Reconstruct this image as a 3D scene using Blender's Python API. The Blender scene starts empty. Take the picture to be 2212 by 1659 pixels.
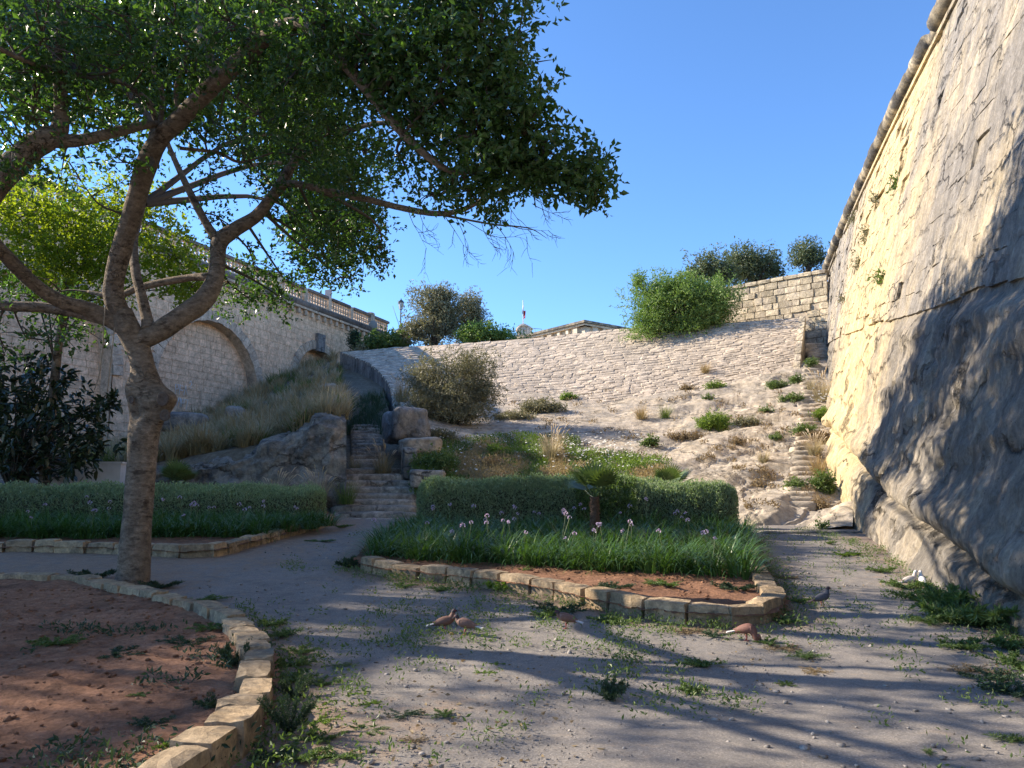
import bpy, bmesh, math, random
import numpy as np
from mathutils import Vector, Matrix
from mathutils.bvhtree import BVHTree

# ------------------------------------------------------------------ camera, sky, sun, exposure
scene = bpy.context.scene
COL = scene.collection
FPX, PW, PH = 1671.0, 2212.0, 1659.0          # photo measured at 2212 x 1659
EYE = 1.6
PITCH = math.atan(235.5 / FPX)
cam_d = bpy.data.cameras.new('camera'); cam = bpy.data.objects.new('camera', cam_d); COL.objects.link(cam)
cam.location = (0, 0, EYE); cam.rotation_euler = (math.pi / 2 + PITCH, 0, 0)
cam_d.sensor_width = 36; cam_d.lens = 36 * FPX / PW; cam_d.clip_start = 0.05; cam_d.clip_end = 3000
scene.camera = cam

SUN_EL = math.radians(28.8)
SUN_TO = Vector((-0.96, 0.27, 0)).normalized()            # horizontal direction towards the sun
world = bpy.data.worlds.new('World'); scene.world = world; world.use_nodes = True
wn = world.node_tree; wn.nodes.clear()
sky = wn.nodes.new('ShaderNodeTexSky'); sky.sky_type = 'NISHITA'; sky.sun_disc = False
sky.sun_elevation = SUN_EL; sky.sun_rotation = math.atan2(SUN_TO.x, SUN_TO.y)
sky.altitude = 0; sky.air_density = 1.0; sky.dust_density = 0.0; sky.ozone_density = 8.3
bg = wn.nodes.new('ShaderNodeBackground'); bg.inputs[1].default_value = 0.138
wo = wn.nodes.new('ShaderNodeOutputWorld')
wn.links.new(sky.outputs[0], bg.inputs[0]); wn.links.new(bg.outputs[0], wo.inputs[0])
sun_d = bpy.data.lights.new('sun', 'SUN'); sun_d.energy = 5.0; sun_d.angle = math.radians(0.53)
sun_d.color = (1.0, 0.87, 0.70)
sun = bpy.data.objects.new('sun', sun_d); COL.objects.link(sun); sun.location = (-40, 20, 40)
_to = Vector((SUN_TO.x * math.cos(SUN_EL), SUN_TO.y * math.cos(SUN_EL), math.sin(SUN_EL)))
sun.rotation_euler = _to.to_track_quat('Z', 'Y').to_euler()
vs = scene.view_settings
vs.view_transform = 'Standard'; vs.look = 'None'; vs.gamma = 1.0; vs.exposure = 1.2; vs.use_curve_mapping = False

# ------------------------------------------------------------------ helpers: pixels to places
CT, ST = math.cos(PITCH), math.sin(PITCH)
def ray(x, y):
    a = (x - PW / 2) / FPX; b = (PH / 2 - y) / FPX
    return Vector((a, CT - b * ST, ST + b * CT))
def at(x, y, Y):
    d = ray(x, y); s = Y / d.y
    return Vector((d.x * s, Y, EYE + d.z * s))
def gz(X, Y):
    t = np.maximum(0, np.minimum(np.asarray(Y, float), 27) - 7.6)
    return 0.06 * (np.sqrt(t * t + 0.64) - 0.8)
def gzf(X, Y): return float(gz(X, Y))
def onground(x, y, dz=0.0):
    d = ray(x, y); lo, hi = 1.0, 60.0
    for _ in range(50):
        m = (lo + hi) / 2; s = m / d.y
        if EYE + d.z * s > gzf(0, m) + dz: lo = m
        else: hi = m
    s = lo / d.y
    return Vector((d.x * s, lo, gzf(0, lo) + dz))
def proj(P):
    P = np.asarray(P, float); q = P - np.array([0, 0, EYE])
    dep = q[..., 1] * CT + q[..., 2] * ST; up = -q[..., 1] * ST + q[..., 2] * CT
    dep_s = np.where(dep > 0.1, dep, 0.1)
    return PW / 2 + FPX * q[..., 0] / dep_s, PH / 2 - FPX * up / dep_s, dep

# ------------------------------------------------------------------ helpers: noise, meshes, objects
R = random.Random(11)
rng = np.random.default_rng(11)
def _hash(ix, iy, iz):
    h = (ix.astype(np.int64) * 374761393 + iy.astype(np.int64) * 668265263 + iz.astype(np.int64) * 2147483647) & 0xffffffff
    h = ((h ^ (h >> 13)) * 1274126177) & 0xffffffff
    h = ((h ^ (h >> 16)) * 2246822519) & 0xffffffff
    return ((h ^ (h >> 15)) & 0xffffff) / float(0xffffff)
def vnoise(P):
    P = np.asarray(P, float); i = np.floor(P); f = P - i; f = f * f * (3 - 2 * f); i = i.astype(np.int64)
    x, y, z = i[..., 0], i[..., 1], i[..., 2]; fx, fy, fz = f[..., 0], f[..., 1], f[..., 2]
    def c(a, b, d): return _hash(x + a, y + b, z + d)
    l = lambda a, b, t: a + (b - a) * t
    return l(l(l(c(0,0,0), c(1,0,0), fx), l(c(0,1,0), c(1,1,0), fx), fy),
             l(l(c(0,0,1), c(1,0,1), fx), l(c(0,1,1), c(1,1,1), fx), fy), fz) * 2 - 1
def fbm(P, oct=4, gain=0.5):
    P = np.asarray(P, float); s = 0; a = 1.0; t = 0
    for k in range(oct):
        s = s + a * vnoise(P * (2.03 ** k) + 17.3 * k); t += a; a *= gain
    return s / t
def nrm(v):
    v = np.asarray(v, float); return v / np.maximum(1e-9, np.linalg.norm(v, axis=-1, keepdims=True))

class Acc:
    """collects verts and polygons (quads / tris), then builds one mesh"""
    def __init__(s): s.V = []; s.Q = []; s.T = []; s.A = []; s.n = 0
    def add(s, V, Q=None, T=None, a=None):
        V = np.asarray(V, float).reshape(-1, 3); s.V.append(V)
        if Q is not None and len(Q): s.Q.append(np.asarray(Q, np.int64).reshape(-1, 4) + s.n)
        if T is not None and len(T): s.T.append(np.asarray(T, np.int64).reshape(-1, 3) + s.n)
        s.A.append(np.zeros(len(V)) if a is None else np.broadcast_to(np.asarray(a, float), (len(V),)))
        s.n += len(V); return s
    def mesh(s, name, smooth=True, attr=None):
        me = bpy.data.meshes.new(name)
        V = np.concatenate(s.V) if s.V else np.zeros((0, 3))
        Q = np.concatenate(s.Q) if s.Q else np.zeros((0, 4), np.int64)
        T = np.concatenate(s.T) if s.T else np.zeros((0, 3), np.int64)
        me.vertices.add(len(V)); me.vertices.foreach_set('co', V.ravel())
        me.loops.add(Q.size + T.size)
        me.loops.foreach_set('vertex_index', np.concatenate([Q.ravel(), T.ravel()]).astype(np.int32))
        me.polygons.add(len(Q) + len(T))
        st = np.concatenate([np.arange(len(Q)) * 4, Q.size + np.arange(len(T)) * 3]).astype(np.int32)
        me.polygons.foreach_set('loop_start', st)
        me.polygons.foreach_set('use_smooth', np.full(len(Q) + len(T), smooth, bool))
        if attr:
            at_ = me.attributes.new(attr, 'FLOAT', 'POINT'); at_.data.foreach_set('value', np.concatenate(s.A).astype(np.float32))
        me.update(calc_edges=True); me.validate()
        return me

def obj(name, me, mat=None, parent=None, loc=None, rot=None, scale=None):
    o = bpy.data.objects.new(name, me); COL.objects.link(o)
    if mat is not None and me is not None and len(me.materials) == 0: me.materials.append(mat)
    if parent is not None: o.parent = parent
    if loc is not None: o.location = loc
    if rot is not None: o.rotation_euler = rot
    if scale is not None: o.scale = (scale,) * 3 if isinstance(scale, (int, float)) else scale
    return o
def tag(o, label=None, cat=None, group=None, kind=None):
    if label: o['label'] = label
    if cat: o['category'] = cat
    if group: o['group'] = group
    if kind: o['kind'] = kind
    return o
def empty(name, loc=(0, 0, 0), label=None, cat=None, group=None, rz=0.0):
    o = bpy.data.objects.new(name, None); COL.objects.link(o); o.location = loc; o.rotation_euler = (0, 0, rz)
    o.empty_display_size = 0.1
    return tag(o, label, cat, group)
def world_parent(o, p):           # o keeps its world coordinates (parents here have no rotation)
    o.parent = p; o.matrix_parent_inverse = Matrix.Translation(-Vector(p.location)); return o

def grid_faces(nr, nc):
    i = np.arange(nr - 1)[:, None] * nc + np.arange(nc - 1)[None, :]
    return np.stack([i, i + 1, i + nc + 1, i + nc], -1).reshape(-1, 4)
def tube(pts, rad, sides=8, cap=True, wob=0.0):
    pts = np.asarray([tuple(p) for p in pts], float); rad = np.broadcast_to(np.asarray(rad, float), (len(pts),))
    tan = nrm(np.gradient(pts, axis=0)); V = []; up = np.array([0.3, 0.2, 1.0])
    if abs(nrm(tan[0]) @ nrm(up)) > 0.95: up = np.array([1.0, 0, 0])
    u = nrm(np.cross(tan[0], up)); an = np.arange(sides) * 2 * math.pi / sides
    for k in range(len(pts)):
        u = nrm(u - tan[k] * (u @ tan[k])); w = np.cross(tan[k], u)
        V.append(pts[k] + rad[k] * (np.cos(an)[:, None] * u + np.sin(an)[:, None] * w))
    V = np.concatenate(V); n = len(pts)
    i = np.arange(n - 1)[:, None] * sides; j = np.arange(sides)[None, :]; j2 = (j + 1) % sides
    Q = np.stack([i + j, i + j2, i + sides + j2, i + sides + j], -1).reshape(-1, 4); T = None
    if wob: V = V + wob * fbm(V * 5)[:, None] * 1.0
    if cap:
        V = np.concatenate([V, pts[-1:], pts[:1]]); c = n * sides
        T = np.concatenate([np.stack([(n - 1) * sides + j[0], (n - 1) * sides + j2[0], np.full(sides, c)], -1),
                            np.stack([j2[0], j[0], np.full(sides, c + 1)], -1)])
    return V, Q, T
def smooth_path(pts, n):
    """Catmull-Rom through rows of numbers"""
    P = np.asarray(pts, float); P = np.vstack([2 * P[0] - P[1], P, 2 * P[-1] - P[-2]]); m = len(P) - 3
    t = np.linspace(0, m - 1e-6, n); k = t.astype(int); f = (t - k)[:, None]
    a, b, c, d = P[k], P[k + 1], P[k + 2], P[k + 3]
    return 0.5 * ((2 * b) + (-a + c) * f + (2 * a - 5 * b + 4 * c - d) * f ** 2 + (-a + 3 * b - 3 * c + d) * f ** 3)
def box(acc, c, s, rz=0.0, a=None):
    x, y, z = [q / 2 for q in s]
    V = np.array([[-x,-y,-z],[x,-y,-z],[x,y,-z],[-x,y,-z],[-x,-y,z],[x,-y,z],[x,y,z],[-x,y,z]])
    cs, sn = math.cos(rz), math.sin(rz)
    V = np.stack([V[:,0]*cs - V[:,1]*sn, V[:,0]*sn + V[:,1]*cs, V[:,2]], -1) + np.array(c)
    acc.add(V, [[0,3,2,1],[4,5,6,7],[0,1,5,4],[1,2,6,5],[2,3,7,6],[3,0,4,7]], a=a)
def lathe(prof, sides=12):
    prof = np.asarray(prof, float); an = np.arange(sides) * 2 * math.pi / sides
    V = np.stack([prof[:,0][:,None]*np.cos(an), prof[:,0][:,None]*np.sin(an), np.broadcast_to(prof[:,1][:,None], (len(prof), sides))], -1).reshape(-1, 3)
    i = np.arange(len(prof)-1)[:,None]*sides; j = np.arange(sides)[None,:]; j2 = (j+1) % sides
    return V, np.stack([i+j, i+j2, i+sides+j2, i+sides+j], -1).reshape(-1, 4)

# ------------------------------------------------------------------ helpers: materials
def new_mat(name):
    m = bpy.data.materials.new(name); m.use_nodes = True; nt = m.node_tree; nt.nodes.clear()
    out = nt.nodes.new('ShaderNodeOutputMaterial'); return m, nt, out
def nd(nt, typ, ins=None, **kw):
    n = nt.nodes.new(typ)
    for k, v in kw.items(): setattr(n, k, v)
    for k, v in (ins or {}).items():
        if hasattr(v, 'is_linked') or isinstance(v, bpy.types.NodeSocket): nt.links.new(v, n.inputs[k])
        else: n.inputs[k].default_value = v
    return n
def rgba(c): return (c[0], c[1], c[2], 1.0)
def ramp(nt, fac, p0, p1, c0=(0,0,0), c1=(1,1,1)):
    n = nt.nodes.new('ShaderNodeValToRGB'); e = n.color_ramp.elements
    e[0].position = p0; e[1].position = p1; e[0].color = rgba(c0); e[1].color = rgba(c1)
    nt.links.new(fac, n.inputs[0]); return n.outputs[0]
def mix(nt, fac, a, b, mode='MIX'):
    n = nt.nodes.new('ShaderNodeMix'); n.data_type = 'RGBA'; n.blend_type = mode
    for idx, v in ((0, fac), (6, a), (7, b)):
        if isinstance(v, bpy.types.NodeSocket): nt.links.new(v, n.inputs[idx])
        else: n.inputs[idx].default_value = rgba(v) if isinstance(v, (tuple, list)) else v
    return n.outputs[2]
def noise_tex(nt, vec, scale, detail=5, rough=0.55, dist=0.0):
    n = nd(nt, 'ShaderNodeTexNoise', {'Scale': scale, 'Detail': detail, 'Roughness': rough, 'Distortion': dist})
    nt.links.new(vec, n.inputs['Vector']); return n.outputs['Fac']
def island_rand(nt):
    g = nt.nodes.new('ShaderNodeNewGeometry'); oi = nt.nodes.new('ShaderNodeObjectInfo')
    a = nd(nt, 'ShaderNodeMath', {0: g.outputs['Random Per Island'], 1: oi.outputs['Random']}, operation='ADD')
    return nd(nt, 'ShaderNodeMath', {0: a.outputs[0]}, operation='FRACT').outputs[0]
def wpos(nt, scale=(1, 1, 1)):
    g = nt.nodes.new('ShaderNodeNewGeometry')
    return nd(nt, 'ShaderNodeMapping', {'Vector': g.outputs['Position'], 'Scale': scale}).outputs[0]

def stone_mat(name, c1, c2, stain, stain_lo=0.5, stain_hi=0.68, stain_scale=0.6, streak=(1, 1, 1), grain=14, bump=0.5, var=0.35, rough=0.92, stain2=None, pits=0.0, bdist=0.03, cracks=0.0, crack_scale=0.9, lit_band=None, speck=None):
    m, nt, out = new_mat(name); p = wpos(nt); ps = wpos(nt, streak)
    base = mix(nt, ramp(nt, noise_tex(nt, p, 0.9, 8, 0.62), 0.35, 0.65), c1, c2)
    r = island_rand(nt)
    v = nd(nt, 'ShaderNodeMapRange', {0: r, 3: 1 - var, 4: 1 + var * 0.55}).outputs[0]
    base = mix(nt, 1.0, base, nd(nt, 'ShaderNodeCombineColor', {0: v, 1: v, 2: v}).outputs[0], 'MULTIPLY')
    if stain2:
        base = mix(nt, ramp(nt, noise_tex(nt, ps, stain_scale * 2.7, 10, 0.70), 0.47, 0.60), base, stain2)
    sf = ramp(nt, noise_tex(nt, ps, stain_scale, 11, 0.68, 0.3), stain_lo, stain_hi)
    if lit_band:                                   # sunlit yellow of one stretch of wall painted into the stone colour
        col, y0, y1, y2, y3 = lit_band
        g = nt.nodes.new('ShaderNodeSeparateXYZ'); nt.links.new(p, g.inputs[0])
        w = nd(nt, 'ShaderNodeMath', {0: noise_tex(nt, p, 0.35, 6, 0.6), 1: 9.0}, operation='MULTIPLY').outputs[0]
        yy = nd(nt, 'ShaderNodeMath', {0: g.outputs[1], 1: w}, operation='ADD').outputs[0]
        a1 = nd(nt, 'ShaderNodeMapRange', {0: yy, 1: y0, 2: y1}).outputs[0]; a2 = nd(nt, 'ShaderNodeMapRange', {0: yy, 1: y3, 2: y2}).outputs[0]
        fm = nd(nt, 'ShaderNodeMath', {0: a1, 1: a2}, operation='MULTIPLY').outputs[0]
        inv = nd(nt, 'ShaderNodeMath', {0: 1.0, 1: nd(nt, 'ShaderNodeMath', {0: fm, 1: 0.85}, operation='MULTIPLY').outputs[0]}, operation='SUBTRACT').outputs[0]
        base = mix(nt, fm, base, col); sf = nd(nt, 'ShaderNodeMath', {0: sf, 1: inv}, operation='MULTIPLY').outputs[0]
    base = mix(nt, sf, base, stain)
    if speck:
        base = mix(nt, ramp(nt, noise_tex(nt, p, 9, 8, 0.75), 0.60, 0.66), base, speck)
    fine = noise_tex(nt, p, grain, 9, 0.74); mid = noise_tex(nt, ps, grain * 0.3, 9, 0.7)
    base = mix(nt, 0.75, base, ramp(nt, fine, 0.3, 0.7, (0.5, 0.5, 0.5), (1.4, 1.4, 1.4)), 'MULTIPLY')
    base = mix(nt, 0.75, base, ramp(nt, mid, 0.36, 0.64, (0.6, 0.6, 0.6), (1.3, 1.3, 1.3)), 'MULTIPLY')
    h = nd(nt, 'ShaderNodeMath', {0: fine, 1: nd(nt, 'ShaderNodeMath', {0: mid, 1: 1.6}, operation='MULTIPLY').outputs[0]}, operation='ADD').outputs[0]
    if pits:
        vo = nd(nt, 'ShaderNodeTexVoronoi', {'Scale': 5.0, 'Randomness': 1.0}); nt.links.new(p, vo.inputs['Vector'])
        h = nd(nt, 'ShaderNodeMath', {0: h, 1: ramp(nt, vo.outputs['Distance'], 0.05, 0.3)}, operation='ADD').outputs[0]
    if cracks:
        nz = nd(nt, 'ShaderNodeTexNoise', {'Scale': 1.3, 'Detail': 6, 'Roughness': 0.65}); nt.links.new(p, nz.inputs['Vector'])
        dv = nd(nt, 'ShaderNodeVectorMath', {0: nz.outputs['Color'], 1: (1.1, 1.1, 1.1)}, operation='MULTIPLY').outputs[0]
        pv = nd(nt, 'ShaderNodeVectorMath', {0: wpos(nt, (0.6, 0.6, 1.5)), 1: dv}, operation='ADD').outputs[0]
        vc = nd(nt, 'ShaderNodeTexVoronoi', {'Scale': crack_scale}, feature='DISTANCE_TO_EDGE'); nt.links.new(pv, vc.inputs['Vector'])
        cr = ramp(nt, vc.outputs['Distance'], 0.0, 0.035)
        on = ramp(nt, noise_tex(nt, p, 0.7, 4), 0.42, 0.56)                # cracks come and go
        cr = nd(nt, 'ShaderNodeMath', {0: cr, 1: on}, operation='MAXIMUM').outputs[0]
        base = mix(nt, 1.0, base, ramp(nt, cr, 0.0, 1.0, (1 - cracks,) * 3, (1, 1, 1)), 'MULTIPLY')
        h = nd(nt, 'ShaderNodeMath', {0: h, 1: nd(nt, 'ShaderNodeMath', {0: cr, 1: 1.5}, operation='MULTIPLY').outputs[0]}, operation='ADD').outputs[0]
    bp = nd(nt, 'ShaderNodeBump', {'Strength': bump, 'Distance': bdist, 'Height': h})
    bs = nd(nt, 'ShaderNodeBsdfPrincipled', {'Base Color': base, 'Roughness': rough, 'Normal': bp.outputs[0], 'Specular IOR Level': 0.2})
    nt.links.new(bs.outputs[0], out.inputs[0]); return m
def leaf_mat(name, c1, c2, transl=0.35, tcol=None, rough=0.45, tip=None, tip_lo=0.3, tip_hi=1.0, spec=0.4):
    m, nt, out = new_mat(name); r = island_rand(nt)
    c = mix(nt, r, c1, c2)
    if tip:
        a = nd(nt, 'ShaderNodeAttribute', attribute_name='t')
        c = mix(nt, ramp(nt, a.outputs['Fac'], tip_lo, tip_hi), c, tip)
    bs = nd(nt, 'ShaderNodeBsdfPrincipled', {'Base Color': c, 'Roughness': rough, 'Specular IOR Level': spec})
    if transl > 0:
        tc = mix(nt, 1.0, c, tcol or (1.6, 1.7, 0.6), 'MULTIPLY')
        tr = nd(nt, 'ShaderNodeBsdfTranslucent', {'Color': tc})
        ms = nd(nt, 'ShaderNodeMixShader', {0: transl, 1: bs.outputs[0], 2: tr.outputs[0]})
        nt.links.new(ms.outputs[0], out.inputs[0])
    else: nt.links.new(bs.outputs[0], out.inputs[0])
    return m
def plain_mat(name, c, rough=0.6, metal=0.0, c2=None, scale=20, bump=0.0):
    m, nt, out = new_mat(name); p = wpos(nt); n = noise_tex(nt, p, scale, 4)
    col = mix(nt, ramp(nt, n, 0.3, 0.7), c, c2 or tuple(q * 0.75 for q in c))
    ins = {'Base Color': col, 'Roughness': rough, 'Metallic': metal}
    if bump: ins['Normal'] = nd(nt, 'ShaderNodeBump', {'Strength': bump, 'Distance': 0.01, 'Height': n}).outputs[0]
    bs = nd(nt, 'ShaderNodeBsdfPrincipled', ins); nt.links.new(bs.outputs[0], out.inputs[0]); return m

MT = {}
MT['kerb'] = stone_mat('kerb_stone', (0.40, 0.285, 0.165), (0.48, 0.37, 0.24), (0.19, 0.155, 0.115), 0.50, 0.64, 2.2, grain=22, bump=0.9, var=0.35, bdist=0.02, stain2=(0.33, 0.25, 0.16))
MT['glacis'] = stone_mat('rampart_stone', (0.56, 0.46, 0.345), (0.62, 0.52, 0.40), (0.40, 0.34, 0.27), 0.46, 0.60, 1.3, grain=7, bump=0.9, var=0.24, bdist=0.04, stain2=(0.48, 0.40, 0.31))
MT['glacis_mortar'] = stone_mat('rampart_joint', (0.48, 0.40, 0.305), (0.54, 0.455, 0.35), (0.38, 0.32, 0.25), 0.5, 0.7, 1.0, grain=10, bump=0.8)
MT['rock'] = stone_mat('bedrock', (0.52, 0.43, 0.31), (0.58, 0.485, 0.365), (0.38, 0.33, 0.265), 0.47, 0.60, 0.7, grain=6, bump=0.9, stain2=(0.37, 0.325, 0.26), bdist=0.04, cracks=0.4, crack_scale=0.6)
MT['grey_rock'] = stone_mat('grey_rock', (0.36, 0.32, 0.27), (0.47, 0.40, 0.31), (0.15, 0.142, 0.132), 0.47, 0.58, 0.9, grain=8, bump=1.0, stain2=(0.27, 0.25, 0.225), bdist=0.05, cracks=0.5, crack_scale=1.0, speck=(0.07, 0.068, 0.065))
MT['bastion_rock'] = stone_mat('bastion_rock', (0.42, 0.355, 0.265), (0.36, 0.315, 0.25), (0.20, 0.182, 0.158), 0.42, 0.54, 0.6, streak=(1, 1, 0.4), grain=11, bump=1.0, stain2=(0.29, 0.262, 0.225), bdist=0.06, speck=(0.10, 0.093, 0.083), cracks=0.6, crack_scale=0.55, lit_band=((0.62, 0.485, 0.27), 23.0, 27.5, 35.0, 42.0))
MT['bastion'] = stone_mat('bastion_stone', (0.50, 0.42, 0.29), (0.47, 0.40, 0.30), (0.27, 0.25, 0.225), 0.38, 0.54, 0.5, streak=(1, 1, 0.4), grain=10, bump=1.0, var=0.16, stain2=(0.37, 0.33, 0.27), bdist=0.07, cracks=0.35, crack_scale=0.9, lit_band=((0.62, 0.485, 0.27), 23.0, 27.5, 35.0, 42.0))
MT['cordon'] = stone_mat('cordon_stone', (0.36, 0.31, 0.23), (0.46, 0.38, 0.25), (0.10, 0.095, 0.09), 0.42, 0.56, 0.9, grain=9, bump=0.8, var=0.5)
MT['bridge'] = stone_mat('bridge_stone', (0.74, 0.50, 0.325), (0.78, 0.545, 0.365), (0.62, 0.43, 0.285), 0.52, 0.72, 0.5, grain=9, bump=0.3, var=0.10, bdist=0.02)
MT['bridge_joint'] = stone_mat('bridge_joint', (0.66, 0.445, 0.29), (0.70, 0.48, 0.315), (0.56, 0.385, 0.255), 0.55, 0.75, 0.5, grain=9, bump=0.3)
MT['bridge_trim'] = stone_mat('bridge_trim', (0.56, 0.43, 0.315), (0.61, 0.48, 0.36), (0.28, 0.235, 0.19), 0.52, 0.66, 0.9, grain=12, bump=0.5, var=0.22)
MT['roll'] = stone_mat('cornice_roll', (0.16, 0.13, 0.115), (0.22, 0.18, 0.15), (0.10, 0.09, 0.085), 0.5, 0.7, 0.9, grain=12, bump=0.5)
MT['backwall'] = stone_mat('back_wall_stone', (0.50, 0.42, 0.29), (0.56, 0.48, 0.36), (0.34, 0.29, 0.23), 0.5, 0.66, 0.9, grain=10, bump=0.8, var=0.35, bdist=0.05)
MT['far_stone'] = stone_mat('far_building_stone', (0.60, 0.50, 0.38), (0.64, 0.55, 0.43), (0.36, 0.29, 0.23), 0.58, 0.74, 0.5, grain=6, bump=0.3, var=0.1)
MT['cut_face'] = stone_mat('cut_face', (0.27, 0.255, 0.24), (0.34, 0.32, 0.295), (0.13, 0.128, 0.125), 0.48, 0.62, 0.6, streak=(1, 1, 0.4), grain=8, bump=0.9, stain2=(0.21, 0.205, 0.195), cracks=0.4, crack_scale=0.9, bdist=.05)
MT['step'] = stone_mat('step_stone', (0.42, 0.36, 0.29), (0.50, 0.43, 0.35), (0.25, 0.225, 0.19), 0.48, 0.60, 1.6, grain=11, bump=1.0, var=0.25, stain2=(0.34, 0.30, 0.245), cracks=0.5, crack_scale=1.6, bdist=.04)
MT['soil'] = stone_mat('red_soil', (0.275, 0.140, 0.080), (0.36, 0.195, 0.118), (0.19, 0.10, 0.062), 0.5, 0.66, 1.3, grain=30, bump=1.0, pits=1, bdist=0.03, rough=0.97)
MT['mound'] = stone_mat('mound_earth', (0.20, 0.16, 0.11), (0.25, 0.20, 0.14), (0.15, 0.12, 0.085), 0.5, 0.7, 0.9, grain=12, bump=0.9)
MT['white_wall'] = plain_mat('white_plaster', (0.72, 0.71, 0.70), 0.9, c2=(0.62, 0.61, 0.60), scale=6)
MT['bark'] = stone_mat('bark', (0.205, 0.158, 0.112), (0.275, 0.215, 0.158), (0.085, 0.062, 0.045), 0.56, 0.64, 3.2, streak=(1, 1, 2.4), grain=22, bump=0.9, var=0.0, stain2=(0.165, 0.125, 0.09), bdist=0.022, cracks=0.5, crack_scale=5.0)
MT['twig'] = plain_mat('twig_bark', (0.09, 0.07, 0.052), 0.9)
MT['scar'] = plain_mat('scar_wood', (0.055, 0.042, 0.033), 0.95, c2=(0.12, 0.09, 0.07), scale=30, bump=0.6)
MT['tree_leaf'] = leaf_mat('tree_leaf', (0.030, 0.064, 0.020), (0.070, 0.125, 0.036), 0.36, (1.9, 2.2, 0.7), 0.36)
MT['sunny_leaf'] = leaf_mat('sunny_leaf', (0.12, 0.175, 0.022), (0.20, 0.25, 0.034), 0.55, (2.0, 2.0, 0.55), 0.45)
MT['rubber_leaf'] = leaf_mat('rubber_leaf', (0.024, 0.036, 0.018), (0.048, 0.064, 0.030), 0.12, (1.6, 1.9, 0.7), 0.28, spec=0.5)
MT['hedge_leaf'] = leaf_mat('hedge_leaf', (0.16, 0.215, 0.125), (0.30, 0.36, 0.225), 0.3, (1.3, 1.5, 0.7), 0.55)
MT['hedge_lit_tip'] = leaf_mat('hedge_lit_tip', (0.20, 0.27, 0.13), (0.34, 0.41, 0.25), 0.3, (1.3, 1.5, 0.7), 0.55)
MT['hedge_core'] = plain_mat('hedge_core', (0.055, 0.065, 0.035), 1.0, c2=(0.085, 0.08, 0.045), scale=18, bump=0.8)
MT['garlic_leaf'] = leaf_mat('strap_leaf', (0.040, 0.095, 0.025), (0.085, 0.160, 0.042), 0.25, (1.4, 1.6, 0.6), 0.35, tip=(0.080, 0.150, 0.038))
MT['flower_lilac'] = leaf_mat('lilac_petal', (0.52, 0.42, 0.58), (0.66, 0.57, 0.68), 0.3, (1.2, 1.1, 1.2), 0.6)
MT['stalk'] = plain_mat('flower_stalk', (0.16, 0.20, 0.09), 0.6)
MT['dry_grass'] = leaf_mat('dry_grass', (0.23, 0.205, 0.125), (0.36, 0.315, 0.20), 0.3, (1.2, 1.15, 0.8), 0.6, tip=(0.56, 0.47, 0.35))
MT['straw'] = leaf_mat('straw', (0.26, 0.215, 0.11), (0.38, 0.30, 0.16), 0.3, (1.2, 1.1, 0.8), 0.6, tip=(0.42, 0.31, 0.17))
MT['green_grass'] = leaf_mat('green_grass', (0.07, 0.115, 0.030), (0.12, 0.17, 0.05), 0.35, (1.4, 1.5, 0.6), 0.5, tip=(0.20, 0.21, 0.09))
MT['weed'] = leaf_mat('weed_leaf', (0.070, 0.115, 0.032), (0.14, 0.195, 0.060), 0.3, (1.4, 1.6, 0.6), 0.5)
MT['weed_dark'] = leaf_mat('dark_weed_leaf', (0.028, 0.055, 0.028), (0.058, 0.092, 0.044), 0.2, (1.3, 1.5, 0.7), 0.55)
MT['weed_bright'] = leaf_mat('bright_weed_leaf', (0.115, 0.185, 0.030), (0.19, 0.26, 0.05), 0.35, (1.3, 1.5, 0.5), 0.5)
MT['dry_weed'] = leaf_mat('dry_weed', (0.20, 0.15, 0.085), (0.29, 0.22, 0.12), 0.2, (1.2, 1.1, 0.9), 0.7)
MT['bush_olive'] = leaf_mat('olive_bush_leaf', (0.15, 0.150, 0.085), (0.26, 0.245, 0.155), 0.22, (1.3, 1.3, 0.8), 0.55)
MT['bush_green'] = leaf_mat('green_bush_leaf', (0.125, 0.205, 0.050), (0.215, 0.30, 0.090), 0.3, (1.3, 1.5, 0.6), 0.5)
MT['tree_far'] = leaf_mat('far_tree_leaf', (0.085, 0.110, 0.055), (0.16, 0.185, 0.10), 0.25, (1.3, 1.4, 0.7), 0.5)
MT['daisy'] = leaf_mat('white_petal', (0.70, 0.70, 0.62), (0.80, 0.79, 0.72), 0.2, (1, 1, 1), 0.7)
MT['palm_leaf'] = leaf_mat('palm_leaf', (0.085, 0.130, 0.045), (0.16, 0.21, 0.08), 0.25, (1.4, 1.5, 0.6), 0.4)
MT['palm_trunk'] = plain_mat('palm_fibre', (0.13, 0.075, 0.045), 0.95, c2=(0.055, 0.033, 0.022), scale=40, bump=0.8)
MT['pebble'] = stone_mat('pebble', (0.27, 0.245, 0.22), (0.38, 0.345, 0.305), (0.20, 0.18, 0.16), 0.5, 0.7, 3, grain=40, bump=0.3, var=0.5)
MT['iron'] = plain_mat('dark_iron', (0.030, 0.045, 0.050), 0.5)
MT['lamp_glass'] = plain_mat('frosted_glass', (0.75, 0.76, 0.78), 0.3)
MT['disc'] = plain_mat('grey_painted_metal', (0.27, 0.27, 0.25), 0.6)
MT['rope'] = plain_mat('rope', (0.30, 0.24, 0.17), 0.9)
MT['roof_dark'] = plain_mat('dark_roof', (0.06, 0.06, 0.065), 0.8)
MT['rail'] = plain_mat('grey_rail', (0.25, 0.27, 0.30), 0.5)
MT['white_paint'] = plain_mat('white_paint', (0.80, 0.80, 0.80), 0.5)
MT['flag_white'] = plain_mat('flag_white', (0.78, 0.76, 0.76), 0.8)
MT['flag_red'] = plain_mat('flag_red', (0.55, 0.06, 0.07), 0.8)

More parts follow.
